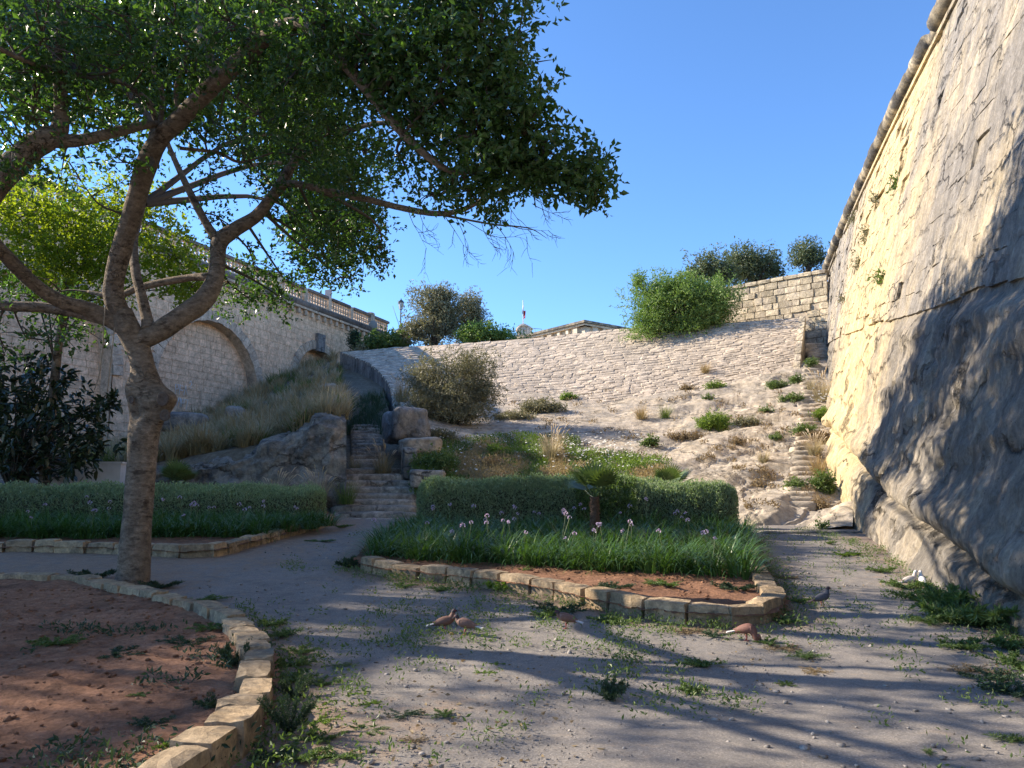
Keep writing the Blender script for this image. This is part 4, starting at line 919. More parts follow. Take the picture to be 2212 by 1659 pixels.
def blob_points(c, r, n, shell=0.45, lump=0.28, seed=0.0):
    d = rand_dirs(n); rad = rng.random(n) ** shell; k = 1 + lump * fbm(d * 2.2 + seed, 3) * 1.6
    return np.asarray(c) + d * (rad * k)[:, None] * np.asarray(r), d
def clustered(c, r, nleaf, L, asp=0.5, per=11, acc=None, shell=0.45, out=0.6, spread=1.3, up=0.1, seed=0.0, lump=0.28):
    ncl = max(1, int(nleaf / per)); C, d = blob_points(c, r, ncl, shell, lump, seed)
    tw = nrm(d * out + rand_dirs(ncl) * 0.8 + np.array([0, 0, up]))
    k = np.repeat(np.arange(ncl), per); t = np.tile(np.linspace(0, 1, per), ncl)
    P = C[k] + tw[k] * ((t - 0.5) * L * spread * 2.6)[:, None] + rand_dirs(len(k)) * L * 0.25
    D = nrm(tw[k] * 0.55 + rand_dirs(len(k)) * 0.95)
    ls = L * rng.uniform(0.5, 1.4, len(k)); leaves(acc, P, D, ls, ls * asp * rng.uniform(.8, 1.15, len(k)))
    return C
def blades(acc, P, az, L, Wd, lean, droop, segs=4, tip0=0.0, tip1=1.0):
    """curved strap blades; az heading, lean outward from vertical"""
    n = len(P); L = np.broadcast_to(L, (n,)); h = np.stack([np.cos(az), np.sin(az), np.zeros(n)], -1); s = np.stack([-np.sin(az), np.cos(az), np.zeros(n)], -1)
    pos = P.copy(); V = []; A = []; ang = lean.copy()
    for k in range(segs + 1):
        w = Wd * (1 - (k / segs) ** 1.8) + 0.0006
        V += [pos + s * np.broadcast_to(w, (n,))[:, None] / 2, pos - s * np.broadcast_to(w, (n,))[:, None] / 2]; A += [np.full(n, k / segs)] * 2
        pos = pos + (h * np.sin(ang)[:, None] + np.array([0, 0, 1.0]) * np.cos(ang)[:, None]) * (L / segs)[:, None]
        ang = ang + droop / segs
    V = np.stack(V, 1); m = 2 * (segs + 1); i = np.arange(n)[:, None, None] * m
    f = np.array([[2*k, 2*k+2, 2*k+3, 2*k+1] for k in range(segs)])[None]
    acc.add(V.reshape(-1, 3), (i + f).reshape(-1, 4), a=np.stack(A, 1).ravel())

# ------------------------------------------------------------------ main tree
tree_base = onground(285, 1258)
TB = Vector((tree_base.x, tree_base.y, tree_base.z - 0.05))
tree = empty('shade_tree', TB, 'large shade tree with forked grey trunk and leafy crown in the left foreground', 'tree')
def limb_pts(px, n):
    """px rows: x, y, depth Y, width in photo pixels"""
    rows = []
    for x, y, Y, w in px:
        p = at(x, y, Y); dist = float(proj(np.array(p))[2]); rows.append((p.x, p.y, p.z, w * dist / FPX / 2 * 0.80))
    return smooth_path(rows, n)
def bark_tube(rows, sides, amp=0.05, lump=None):
    V, Q_, T_ = tube(rows[:, :3], rows[:, 3], sides); c = np.repeat(rows[:, :3], sides, 0); r_ = np.repeat(rows[:, 3], sides)
    body = V[:len(c)]; n = nrm(body - c)
    V[:len(c)] = body + n * (r_ * (amp * 1.6 * fbm(body * 3.2, 3) + amp * 0.8 * fbm(body * np.array([9, 9, 5]), 3)))[:, None]
    if lump is not None: V[:len(c)] = lump(V[:len(c)], n)
    return V, Q_, T_
def part(name, acc, mat, parent, smooth=True, attr=None):
    o = obj(name, acc.mesh(name, smooth, attr), mat); world_parent(o, parent); return o
trunk = [(283,1290,11.95,98),(284,1262,11.95,92),(289,1225,11.95,82),(294,1150,11.95,77),(301,1060,11.95,74),(308,980,11.95,74),(313,920,11.95,80),(318,880,11.95,92),(318,850,11.95,86),(312,810,11.95,66),(304,770,11.95,60),(292,738,11.95,62),(274,705,11.9,58),(262,672,11.85,52)]
def burl(V, n):
    for (px, py, Y, rr, am) in ((356,862,11.85,0.19,0.27),(358,905,11.85,0.16,0.10),(282,838,11.9,0.20,0.09),(300,950,11.8,0.2,0.03),(268,700,11.7,0.16,0.06)):
        c = np.array(at(px, py, Y)); d = np.linalg.norm(V - c, axis=1); V = V + n * (am * np.exp(-(d / rr) ** 2))[:, None]
    for (px, py, Y, rr, am) in ((286,892,11.72,0.15,-0.13),(285,862,11.72,0.09,-0.05)):
        c = np.array(at(px, py, Y)); d = np.linalg.norm(V - c, axis=1); V = V + n * (am * np.exp(-(d / rr) ** 2))[:, None]
    return V
a = Acc(); a.add(*bark_tube(limb_pts(trunk, 110), 40, 0.05, burl))
part('trunk', a, MT['bark'], tree)
LIMBS = {
 'B': [(266,690,11.87,50),(248,650,11.8,54),(246,610,11.75,52),(262,540,11.6,52),(288,455,11.3,49),(318,352,10.9,54),(345,300,10.6,48),(384,262,10.3,46),(455,190,9.8,47),(540,110,9.2,46),(596,66,8.8,38),(645,52,8.6,33),(694,82,8.4,31),(743,138,8.3,28),(795,198,8.3,27),(843,258,8.3,25),(888,306,8.35,22),(941,351,8.4,18),(985,373,8.5,14),(1030,368,8.5,10),(1100,350,8.4,6)],
 'B2': [(545,108,9.2,32),(556,50,9.0,31),(562,-20,8.8,30),(575,-160,8.6,24),(560,-380,8.6,18)],
 'C': [(322,712,11.95,42),(318,690,12.0,30),(306,640,12.1,27),(292,580,12.3,25),(290,520,12.6,20),(310,440,12.9,14)],
 'D': [(306,735,11.95,52),(345,715,12.0,58),(395,682,12.1,56),(440,648,12.25,54),(464,605,12.4,46),(470,560,12.5,40),(475,522,12.55,44),(505,498,12.6,40),(553,467,12.6,33),(588,425,12.5,31),(607,400,12.45,33),(635,343,12.3,26),(655,295,12.1,18),(683,213,11.7,13),(700,150,11.3,8)],
 'D1': [(474,525,12.55,30),(450,490,12.5,22),(425,445,12.45,20),(405,405,12.4,18),(375,340,12.3,14),(355,290,12.2,10)],
 'D2': [(452,598,12.35,24),(410,600,12.5,20),(350,610,12.6,20),(300,622,12.7,20),(250,640,12.8,16),(190,630,12.9,8)],
 'D3': [(636,345,12.3,16),(691,315,12.0,14),(747,287,11.6,15),(796,269,11.3,14),(850,266,11.0,12),(890,272,10.8,7)],
 'E': [(600,404,12.45,22),(638,397,12.2,20),(713,414,11.8,19),(788,429,11.5,18),(862,448,11.2,17),(937,461,10.9,16),(993,455,10.7,15),(1049,429,10.5,13),(1124,399,10.2,8),(1180,380,10.0,4)],
 'E2': [(945,462,10.9,8),(1005,474,10.8,6),(1068,485,10.6,5),(1142,493,10.5,3),(1182,515,10.5,1.2)],
 'A': [(278,712,11.9,52),(240,690,11.85,46),(190,668,11.7,42),(130,650,11.4,38),(70,610,11.0,36),(0,540,10.5,38),(-90,455,9.9,34),(-220,380,9.3,26)],
 'A2': [(232,692,11.85,32),(160,676,11.9,26),(90,664,11.9,28),(0,660,11.8,26),(-120,640,11.6,18)],
 'G': [(352,285,10.7,20),(330,240,10.5,18),(317,217,10.4,17),(261,179,10.0,17),(149,157,9.4,17),(75,138,9.0,15),(0,105,8.6,14),(-80,60,8.2,10)],
 'H': [(345,290,10.6,14),(350,200,10.4,12),(330,140,10.2,9),(350,60,10.0,8)],
 'K': [(390,262,10.3,14),(380,200,10.2,12),(395,140,10.0,10),(420,70,9.8,7)],
 'L': [(388,320,10.9,10),(470,330,11.2,9),(520,350,11.4,7),(590,330,11.4,5)],
 'UP': [(470,180,9.7,30),(430,60,9.9,30),(380,-120,10.4,28),(330,-330,11.2,24),(300,-560,12.0,16)],
}
LIMB_ROWS = {}
for k, px in LIMBS.items():
    rows = limb_pts(px, 14 * len(px) if k in 'BDA' else 9 * len(px)); LIMB_ROWS[k] = rows
    a = Acc(); a.add(*bark_tube(rows, 20 if k in 'BDA' else 12, 0.055)); part('limb', a, MT['bark'], tree)
# scars and knots of cut branches
for px, py, Y, s, mt in ((352,862,11.56,0.085,'scar'),(356,897,11.60,0.07,'scar'),(325,350,10.55,0.06,'scar'),(284,864,11.72,0.045,'scar')):
    p = at(px, py, Y); a = Acc(); V_, Q_ = lathe([(0.0, .015), (.55, .03), (.7, .12), (.95, .14), (1.05, .05), (1.0, -.35)], 14); a.add(V_ * s, Q_)
    o = obj('branch_scar', a.mesh('branch_scar'), MT[mt]); o.rotation_euler = (math.pi / 2, 0, 0.12 if px > 300 else -0.3); o.location = p; o.scale = (1, 1.25, 1); world_parent(o, tree)
TREE_BLOBS = [  # x, y, rx, ry (photo pixels), depth Y, leaves, leaf length
 (1060,70,115,120,7.7,1500,.085),(950,50,120,100,7.7,1500,.085),(830,60,120,110,8.0,1500,.085),(1085,190,95,95,7.7,1300,.085),(965,170,115,95,7.9,1500,.085),(1125,275,85,75,7.9,1000,.085),(1030,290,100,80,8.0,1200,.085),
 (1170,350,85,62,8.0,900,.085),(1262,365,62,62,8.0,620,.085),(1283,415,40,40,8.0,220,.085),(1220,400,50,35,8.0,240,.085),(920,270,90,80,8.5,1100,.085),(1090,370,85,60,8.3,800,.085),(1000,400,85,55,8.8,560,.085),(1065,460,30,34,9.6,170,.08),(860,360,60,45,9.3,240,.08),(930,410,55,35,9.5,200,.08),
 (700,50,120,95,8.2,1500,.085),(760,160,105,95,8.6,1400,.085),(640,170,85,95,9.2,1000,.085),(850,170,95,95,8.4,1300,.085),(560,240,85,85,10,800,.085),(700,255,85,70,10.3,900,.085),(790,320,75,62,10.6,700,.08),(745,385,62,45,11.2,420,.08),(660,330,60,60,11.4,400,.08),
 (90,50,115,80,8.6,900,.085),(240,50,110,80,9,1000,.085),(370,60,95,85,9,900,.085),(490,50,95,80,8.6,1000,.085),(430,170,80,75,10,700,.085),(300,190,80,75,9.7,480,.085),(190,230,75,62,9.7,420,.085),(70,185,60,45,9.2,260,.085),(70,290,62,45,9.3,330,.085),(240,330,95,55,10.6,520,.085),(150,400,80,40,12,360,.08),(40,330,50,50,9.6,220,.085),(20,120,60,50,9.0,260,.085),(460,280,75,55,10.8,480,.085),(560,130,70,60,9.4,520,.085),
 (520,320,85,60,11.3,640,.08),(450,390,50,50,12.2,260,.08),(570,390,60,50,12.2,420,.08),(690,330,70,50,12,480,.08),(650,470,85,55,13,820,.08),(760,505,88,72,13.4,1200,.08),(805,550,55,48,13.5,560,.08),(700,565,80,48,13.2,640,.08),(800,455,50,40,13.4,380,.08),(560,580,75,50,13.5,620,.08),(525,640,75,46,13.9,760,.08),(595,655,48,36,14,380,.08),(480,560,60,40,13,360,.08),(620,600,60,36,13.6,300,.08),(740,600,50,24,13.4,200,.08),
 (150,440,125,62,14.4,1500,.085),(90,510,110,65,14.6,1400,.085),(60,590,90,50,13.4,700,.085),(200,520,90,60,14.8,1100,.085),(330,470,60,60,14,520,.085),(375,560,75,60,14,800,.085),(240,570,75,42,14.4,500,.085),(190,640,85,36,13.4,520,.085),(90,645,90,34,13.0,460,.085),(60,700,85,42,12.4,520,.085),(150,725,80,36,12.4,380,.085),(410,620,65,36,14,420,.085),(130,560,90,40,14,500,.085),(470,470,45,40,13,260,.08),(270,450,50,40,13.6,240,.085),(20,450,60,50,13.5,420,.085),(15,760,50,30,12.2,200,.085)]
SUNNY = [q for q in TREE_BLOBS if q[4] >= 13.4 and q[0] < 420]; TREE_BLOBS = [q for q in TREE_BLOBS if q not in SUNNY]
acc = Acc(); tw = Acc(); allrows = np.concatenate([r_ for r_ in LIMB_ROWS.values()])
def twigs_to(C, acc, starts, n, r0=0.016):
    for c in C[rng.choice(len(C), min(n, len(C)), replace=False)]:
        d = np.linalg.norm(starts[:, :3] - c, axis=1); s = starts[np.argmin(d + rng.random(len(d)) * 0.35)][:3]
        L = np.linalg.norm(c - s); mid = (s + c) / 2 + rng.normal(size=3) * L * 0.10 + np.array([0, 0, 0.05 * L])
        acc.add(*tube(smooth_path([s, mid, c], 6), np.linspace(min(r0, 0.01 + L * 0.008), 0.003, 6), 5, False))
for i, (x, y, rx, ry, Y, n, L) in enumerate(TREE_BLOBS):
    c = at(x, y, Y); k = (c - Vector((0, 0, EYE))).length / FPX; r_ = (rx * k, max(rx, ry) * k * 1.5, ry * k)
    C = clustered(tuple(c), r_, int(n * (1.2 if x > 600 else 0.72)), L, 0.55, 9, acc, 0.42, 0.5, seed=i * 3.1, lump=0.4)
    nb_ = max(2, n // 160); s0 = allrows[np.argmin(np.linalg.norm(allrows[:, :3] - np.array(c), axis=1))]
    hub = np.array(c) + rng.normal(size=3) * 0.1; L0 = np.linalg.norm(hub - s0[:3]); mid = (hub + s0[:3]) / 2 + rng.normal(size=3) * 0.08 * L0
    br = smooth_path([s0[:3], mid, hub], 8); tw.add(*tube(br, np.linspace(min(s0[3] * .7, 0.012 + 0.012 * L0), 0.007, 8), 6, False))
    twigs_to(C, tw, np.c_[br, np.zeros(8)], nb_ * 2)
# upper crown above the frame (throws the shade on path and bastion)
for i, (c, r_, n) in enumerate([((-3.2, 11.5, 10.0), (2.3, 2.2, 1.5), 4200), ((-1.0, 9.6, 8.8), (1.8, 1.7, 1.2), 2600), ((-5.8, 11.8, 10.2), (2.2, 2.4, 1.6), 3600), ((-4.0, 13.0, 12.0), (2.0, 2.0, 1.5), 3000), ((-7.6, 10.0, 8.8), (1.8, 2.0, 1.3), 2600), ((-3.0, 8.0, 8.6), (2.0, 1.6, 1.0), 2600), ((-0.6, 12.4, 11.2), (1.7, 2.0, 1.3), 2600), ((-2.2, 14.6, 13.6), (1.9, 1.9, 1.5), 2800), ((-5.2, 14.8, 12.6), (1.8, 1.8, 1.4), 2400)]):
    C = clustered(c, r_, int(n * .62), 0.13, 0.55, 12, acc, 0.42, 0.5, seed=50 + i * 2.3, lump=0.7)
    s0 = allrows[np.argmin(np.linalg.norm(allrows[:, :3] - np.array(c), axis=1))][:3]
    br = smooth_path([s0, (s0 + np.array(c)) / 2 + np.array([0, 0, .3]), np.array(c)], 8); tw.add(*tube(br, np.linspace(0.06, 0.02, 8), 6, False)); twigs_to(C, tw, np.c_[br, np.zeros(8)], 10)
for i, (c, r_) in enumerate([((-6.9, 14.9, 13.6), (2.3, 2.0, 1.7)), ((-6.7, 16.6, 13.4), (2.1, 2.0, 1.7)), ((-6.4, 18.4, 12.3), (2.0, 1.8, 1.8)), ((-6.2, 20.2, 11.4), (1.8, 1.7, 1.7)), ((-5.9, 19.9, 13.2), (1.7, 1.6, 1.3)), ((-5.5, 22.4, 11.3), (1.7, 1.6, 1.6)), ((-8.0, 14.3, 11.2), (1.9, 1.8, 1.5)), ((-7.8, 16.0, 10.6), (1.7, 1.7, 1.4)), ((-5.8, 23.0, 9.8), (1.5, 1.5, 1.3)), ((-8.6, 13.0, 9.4), (1.7, 1.7, 1.4)), ((-4.2, 14.2, 12.2), (2.0, 1.8, 1.4))]):
    C = clustered(c, r_, 5600, 0.15, 0.55, 10, acc, 0.5, 0.5, seed=150 + i * 2.3, lump=0.45)  # leaf masses added behind and above the crown to shade the bastion
    s0 = allrows[np.argmin(np.linalg.norm(allrows[:, :3] - np.array(c), axis=1))][:3]
    br = smooth_path([s0, (s0 + np.array(c)) / 2 + np.array([0, 0, .5]), np.array(c)], 8); tw.add(*tube(br, np.linspace(0.07, 0.02, 8), 6, False)); twigs_to(C, tw, np.c_[br, np.zeros(8)], 8)
crown = part('crown', acc, MT['tree_leaf'], tree, False)
part('twigs', tw, MT['twig'], tree)
# bare hanging twigs under the long right branch
bt = Acc(); r9 = random.Random(9)
def bare(x, y, Y, ang, L, depth):
    pts = [(x, y)]; a_ = ang
    for k in range(5):
        a_ += r9.uniform(-.22, .22); pts.append((pts[-1][0] + L / 5 * math.cos(a_), pts[-1][1] + L / 5 * math.sin(a_)))
        if depth > 0 and k > 0 and r9.random() < 0.85: bare(pts[-1][0], pts[-1][1], Y + r9.uniform(-.1, .1), a_ + r9.choice((-1, 1)) * r9.uniform(.3, .8), L * r9.uniform(.35, .6), depth - 1)
    bt.add(*tube([at(px, py, Y + 0.03 * i) for i, (px, py) in enumerate(pts)], np.linspace(0.0035 + .0018 * depth, 0.0014, len(pts)), 4, False))
for x, y, Y, ang, L in ((880,450,11.1,1.25,95),(960,465,10.9,1.1,95),(985,470,10.85,.9,80),(1068,485,10.6,.7,90),(1110,490,10.5,.35,75),(1130,400,10.2,1.1,70),(1085,415,10.3,.9,110),(1150,440,10.2,.5,60),(1040,480,10.7,1.2,60),(905,455,11.0,1.45,70),(1000,474,10.8,.6,110)): bare(x, y, Y, ang, L, 2)
part('bare_twigs', bt, MT['twig'], tree)
# hanging cord looped over the fork
rp = empty('hanging_cord', at(228, 668, 11.55), 'thin pale cord hanging in two strands from the tree fork', 'cord')
for pts in (((228,660),(224,700),(222,750),(214,810),(204,842)), ((247,708),(244,740),(238,790),(232,846))):
    a = Acc(); a.add(*tube(smooth_path([tuple(at(x, y, 11.5)) for x, y in pts], 20), 0.009, 6)); part('strand', a, MT['rope'], rp)

# ------------------------------------------------------------------ second tree, trunk outside the frame on the left
t2 = empty('shade_tree', (-8.6, 10.6, 0.1), 'second tree whose thick limb enters at the left edge of the picture', 'tree')
L2 = {'T': [(-8.6, 10.6, 0.0, .30), (-8.5, 10.5, 1.5, .26), (-8.3, 10.4, 3.0, .24), (-7.9, 10.1, 4.3, .22)]}
rows = smooth_path(L2['T'], 30); a = Acc(); a.add(*bark_tube(rows, 20, .05)); part('trunk', a, MT['bark'], t2)
base2 = tuple(rows[-1])
def limb2(px, first=True):
    rr_ = limb_pts(px, 60); 
    if first: rr_ = np.vstack([smooth_path([np.array(base2), (np.array(base2) + rr_[0]) / 2, rr_[0]], 8)[:-1], rr_])
    a = Acc(); a.add(*bark_tube(rr_, 16, .05)); part('limb', a, MT['bark'], t2); return rr_
r1 = limb2([(-40,430,9.6,76),(0,385,9.55,72),(56,330,9.5,64),(100,300,9.5,62),(128,280,9.5,46),(132,224,9.45,36),(127,112,9.3,33),(136,10,9.2,31),(142,-120,9.1,26),(120,-300,9.0,18)])
r2 = limb2([(110,300,9.5,50),(168,304,9.6,32),(243,287,9.9,28),(317,270,10.3,22),(345,268,10.5,16)], False)
r3 = limb2([(-10,95,9.2,14),(60,30,9.2,14),(108,38,9.2,12),(125,55,9.25,10)], False)
acc = Acc(); tw = Acc()
for i, (x, y, rx, ry, Y, n, L) in enumerate([(60,20,90,60,9.0,500,.085),(170,130,60,70,9.2,300,.085),(110,170,50,60,9.2,200,.085),(30,230,50,45,9.2,220,.085),(220,265,60,35,9.8,260,.085),(60,380,50,30,9.4,160,.085)]):
    c = at(x, y, Y); k = (c - Vector((0, 0, EYE))).length / FPX; C = clustered(tuple(c), (rx * k, rx * k * 1.4, ry * k), n, L, .52, 9, acc, .42, .5, seed=90 + i); twigs_to(C, tw, np.vstack([r1, r2]), 8)
for i, (c, r_, n) in enumerate([((-9.5, 11.5, 8.5), (2.6, 2.6, 2.0), 2900), ((-9.0, 8.6, 7.2), (2.2, 2.2, 1.6), 1500), ((-12.5, 10.0, 7.2), (2.4, 2.4, 1.8), 1100), ((-7.5, 5.6, 6.6), (1.9, 1.9, 1.3), 1500), ((-6.2, 3.4, 6.0), (1.7, 1.6, 1.2), 2200)]):
    C = clustered(c, r_, int(n * .6), 0.14, .55, 12, acc, .42, .5, seed=120 + i, lump=.7); br = smooth_path([np.array(base2[:3]), (np.array(base2[:3]) + np.array(c)) / 2 + [0, 0, .4], np.array(c)], 8); tw.add(*tube(br, np.linspace(.1, .02, 8), 8, False)); twigs_to(C, tw, np.c_[br, np.zeros(8)], 14)
part('crown', acc, MT['tree_leaf'], t2, False); part('twigs', tw, MT['twig'], t2)

# ------------------------------------------------------------------ sunlit tree behind, its trunk hidden by the rubber plant
SUNNY = [(x, y, rx, ry, Y + 6.5, n, L * 1.35) for x, y, rx, ry, Y, n, L in SUNNY]; t3b = Vector((-13.4, 22.3, gzf(0, 22.3) + .05)); t3 = empty('sunlit_tree', t3b, 'yellow-green sunlit tree behind the forked trunk against the bridge arches', 'tree'); acc = Acc(); tw = Acc()
rows = smooth_path([(-13.4, 22.3, .7, .16), (-13.3, 22.2, 3.0, .14), (-13.0, 21.8, 5.6, .11), (-12.5, 21.2, 7.6, .07)], 24); a = Acc(); a.add(*bark_tube(rows, 14, .05)); part('trunk', a, MT['bark'], t3)
for i, (x, y, rx, ry, Y, n, L) in enumerate(SUNNY):
    c = at(x, y, Y); k = (c - Vector((0, 0, EYE))).length / FPX; C = clustered(tuple(c), (rx * k * 1.1, max(rx, ry) * k * 1.3, ry * k * 1.15), int(n * 2.4), L, .6, 9, acc, .42, .5, seed=200 + i, lump=.4)
    s0 = rows[min(23, 12 + i % 12)][:3]; br = smooth_path([s0, (s0 + np.array(c)) / 2 + [0, 0, .1], np.array(c)], 8); tw.add(*tube(br, np.linspace(.03, .008, 8), 6, False)); twigs_to(C, tw, np.c_[br, np.zeros(8)], 8)
part('crown', acc, MT['sunny_leaf'], t3, False); part('twigs', tw, MT['twig'], t3)

# ------------------------------------------------------------------ rubber plant at the left edge
rb = at(25, 1075, 22.4); rbz = gzf(rb.x, rb.y) + 0.1
rub = empty('rubber_plant', (rb.x, rb.y, rbz), 'dark glossy rubber plant with large leaves at the left edge', 'shrub')
acc = Acc(); st_ = Acc()
for x, y, rx, ry, Y, n in [(60,850,90,70,16.4,280),(130,900,100,70,16.0,380),(60,950,100,60,16.4,360),(190,960,60,45,15.9,170),(150,1000,60,30,15.8,100),(40,800,70,40,16.6,150),(10,900,80,80,16.8,260),(215,880,42,30,16.0,80),(120,830,50,40,16.2,110),(-60,880,90,90,17,300),(60,1010,70,40,16.4,150)]:
    Y = Y + 5.4; c = at(x, y, Y); k = (c - Vector((0, 0, EYE))).length / FPX; C, d = blob_points(tuple(c), (rx * k, rx * k, ry * k), n // 5, .5, .3, x)
    kk = np.repeat(np.arange(len(C)), 6); D = nrm(d[kk] * .5 + rand_dirs(len(kk)) + [0, 0, .1]); ls = rng.uniform(.18, .31, len(kk)); leaves6(acc, C[kk] + rand_dirs(len(kk)) * .05, D, ls, ls * .46)
    for q in C[:6]: st_.add(*tube(smooth_path([(rb.x, rb.y, rbz + .6), (np.array([rb.x, rb.y, rbz + 1.6]) + q) / 2, q], 7), np.linspace(.035, .01, 7), 6, False))
st_.add(*tube([(rb.x, rb.y, rbz - .1), (rb.x + .05, rb.y, rbz + .8), (rb.x, rb.y, rbz + 2.2)], [.13, .11, .06], 12))
part('foliage', acc, MT['rubber_leaf'], rub); part('stem', st_, MT['twig'], rub)

# ------------------------------------------------------------------ clipped hedges
def hedge(label, path, width, height, nleaf, seed, mat, kind, patches=()):
    P = poly_xy(path); d = np.r_[0, np.cumsum(np.hypot(*np.diff(P, axis=0).T))]; Lt = d[-1]
    rt = empty('clipped_hedge', (P[0][0], P[0][1], gzf(*P[0]) + .1), label, 'hedge')
    def pos(s, o, h):
        x = np.interp(s, d, P[:, 0]); y = np.interp(s, d, P[:, 1]); x2 = np.interp(s + .05, d, P[:, 0]); y2 = np.interp(s + .05, d, P[:, 1]); x1 = np.interp(s - .05, d, P[:, 0]); y1 = np.interp(s - .05, d, P[:, 1])
        t = nrm(np.stack([x2 - x1, y2 - y1], -1) + 1e-9); n = np.stack([-t[..., 1], t[..., 0]], -1)
        return np.stack([x + n[..., 0] * o, y + n[..., 1] * o, gz(x, y) + .1 + h], -1), n, t
    def section(th):            # rounded-box outline, th 0..1 from one foot over the top to the other
        a_ = th * math.pi; c_, s_ = np.cos(a_), np.sin(a_); r_ = (np.abs(c_) ** 3.6 + np.abs(s_) ** 3.6) ** (-1 / 3.6); return -c_ * r_, s_ * r_
    endf = lambda s: np.clip(np.minimum(s, Lt - s) / 0.45, 0.0, 1) ** .4
    s_ = np.linspace(0, Lt, int(Lt / .12)); th = np.linspace(0, 1, 26); S2, T2 = np.meshgrid(s_, th, indexing='ij'); o2, h2 = section(T2)
    V, _, _ = pos(S2, o2 * width / 2 * .86 * endf(S2), h2 * height * .93 * (.6 + .4 * endf(S2))); V = V + 0.12 * fbm(V * 1.6, 3)[..., None] * np.array([1, 1, .8]) - np.array([0, 0, .05])
    a = Acc().add(V, grid_faces(len(s_), 26)); part('branches', a, MT['hedge_core'], rt)
    s = rng.uniform(0, Lt, nleaf); t_ = rng.beta(.9, .9, nleaf); o_, h_ = section(t_); dep = rng.random(nleaf) ** 1.6 * .16
    p, n, t = pos(s, o_ * (width / 2 - dep) * endf(s), h_ * (height - dep) * (.6 + .4 * endf(s)))
    outd = nrm(np.concatenate([n * (o_ / 1.0)[:, None] * 1.0, (h_ * 0.9)[:, None]], 1) + np.stack([np.zeros(nleaf)] * 3, -1))
    p = p + outd * (0.26 * fbm(p * 1.1 + seed, 5, .6) + 0.05)[:, None]
    D = nrm(outd * .7 + rand_dirs(nleaf) * .8 + [0, 0, .45]); ls = rng.uniform(.04, .085, nleaf)
    thin = (h_ < .55) & (rng.random(nleaf) < (.75 - h_) * (0.5 + fbm(p * 1.7 + seed, 2)))      # bare lower twigs show through
    acc = Acc(); leaves(acc, p[~thin], D[~thin], ls[~thin], ls[~thin] * .42); part('foliage', acc, mat, rt, False)
    nt_ = int(Lt * 1500); s2 = rng.uniform(0, Lt, nt_); t2_ = rng.uniform(.2, .8, nt_); o_, h_ = section(t2_); p2, n2, _ = pos(s2, o_ * width / 2 * endf(s2), h_ * height * (.6 + .4 * endf(s2)))
    p2 = p2 + [0, 0, 1] * (0.26 * fbm(p2 * 1.1 + seed, 5, .6) + .0 + .14 * rng.random(nt_) ** 2)[:, None]; D2 = nrm(rand_dirs(nt_) * .7 + [0, 0, 1.0]); l2 = rng.uniform(.035, .075, nt_)
    acc = Acc(); leaves(acc, p2, D2, l2, l2 * .42); part('lit_shoots', acc, MT['hedge_lit_tip'], rt, False)  # lighter leaf colour paints in the top-lit fringe of the hedge
    for s0, s1, m_ in patches:
        k = (s > s0) & (s < s1) & (rng.random(nleaf) < .8); acc = Acc(); leaves(acc, p[k] + outd[k] * .03, D[k], ls[k] * 1.1, ls[k] * .5); o = part('creeper', acc, m_, rt, False); o['label'] = 'brighter green leafy patch growing through the hedge'
    return rt
hedge('clipped grey-green hedge behind the palm in the right bed', [(-2.35, 19.6), (0.5, 19.4), (3.0, 19.0), (5.35, 18.6)], 1.5, 1.06, 74000, 1, MT['hedge_leaf'], 1, ((4.0, 5.4, MT['weed']),))
hedge('long clipped hedge in the left bed behind the tree trunk', [(-15.0, 19.8), (-11, 20.3), (-8.0, 20.5), (-5.0, 21.0)], 1.9, 0.88, 62000, 2, MT['hedge_leaf'], 2)

# ------------------------------------------------------------------ strap-leaved flowering border plants
def garlic_variant(seed):
    global rng
    save = rng; rng = np.random.default_rng(seed); n = 95; acc = Acc()
    az = rng.uniform(0, 2 * math.pi, n); rr = rng.random(n) ** .5 * .20; P = np.stack([np.cos(az) * rr, np.sin(az) * rr, np.zeros(n)], -1)
    blades(acc, P, az + rng.normal(size=n) * .5, rng.uniform(.40, .66, n), .019, np.abs(rng.normal(size=n)) * .42 + .15, rng.uniform(.9, 2.3, n), 5); me = acc.mesh('leaves', True, 't'); me.materials.append(MT['garlic_leaf']); rng = save; return me
GV = [garlic_variant(700 + k) for k in range(6)]
def umbel_mesh(seed):
    r_ = np.random.default_rng(seed); acc = Acc(); n = 11; d = nrm(r_.normal(size=(n, 3)) + [0, 0, .5])
    for k in range(n):
        c = d[k] * .038; u = nrm(np.cross(d[k], [.3, .5, .2])); w = np.cross(d[k], u); V = [c * .6]
        for q in range(6): V.append(c + (u * math.cos(q * 1.047) + w * math.sin(q * 1.047)) * (.016 if q % 2 else .009) + d[k] * .006)
        acc.add(V, T=[[0, 1 + q, 1 + (q + 1) % 6] for q in range(6)])
    me = acc.mesh('flower_head'); me.materials.append(MT['flower_lilac']); return me
UM = [umbel_mesh(k) for k in range(4)]
def stalk_mesh(seed, h, lean):
    a = Acc(); a.add(*tube([(0, 0, .05), (lean * .3, 0, h * .5), (lean, 0, h)], .0045, 4, False)); me = a.mesh('flower_stalk'); me.materials.append(MT['stalk']); return me, (lean, 0, h)
SK = [stalk_mesh(k, h, l) for k, (h, l) in enumerate([(.48, .08), (.56, .14), (.42, .22), (.52, -.05), (.62, .10)])]
rg = random.Random(77)
def ordinal(k): return '%d%s' % (k, 'th' if 10 < k % 100 < 14 else {1: 'st', 2: 'nd', 3: 'rd'}.get(k % 10, 'th'))
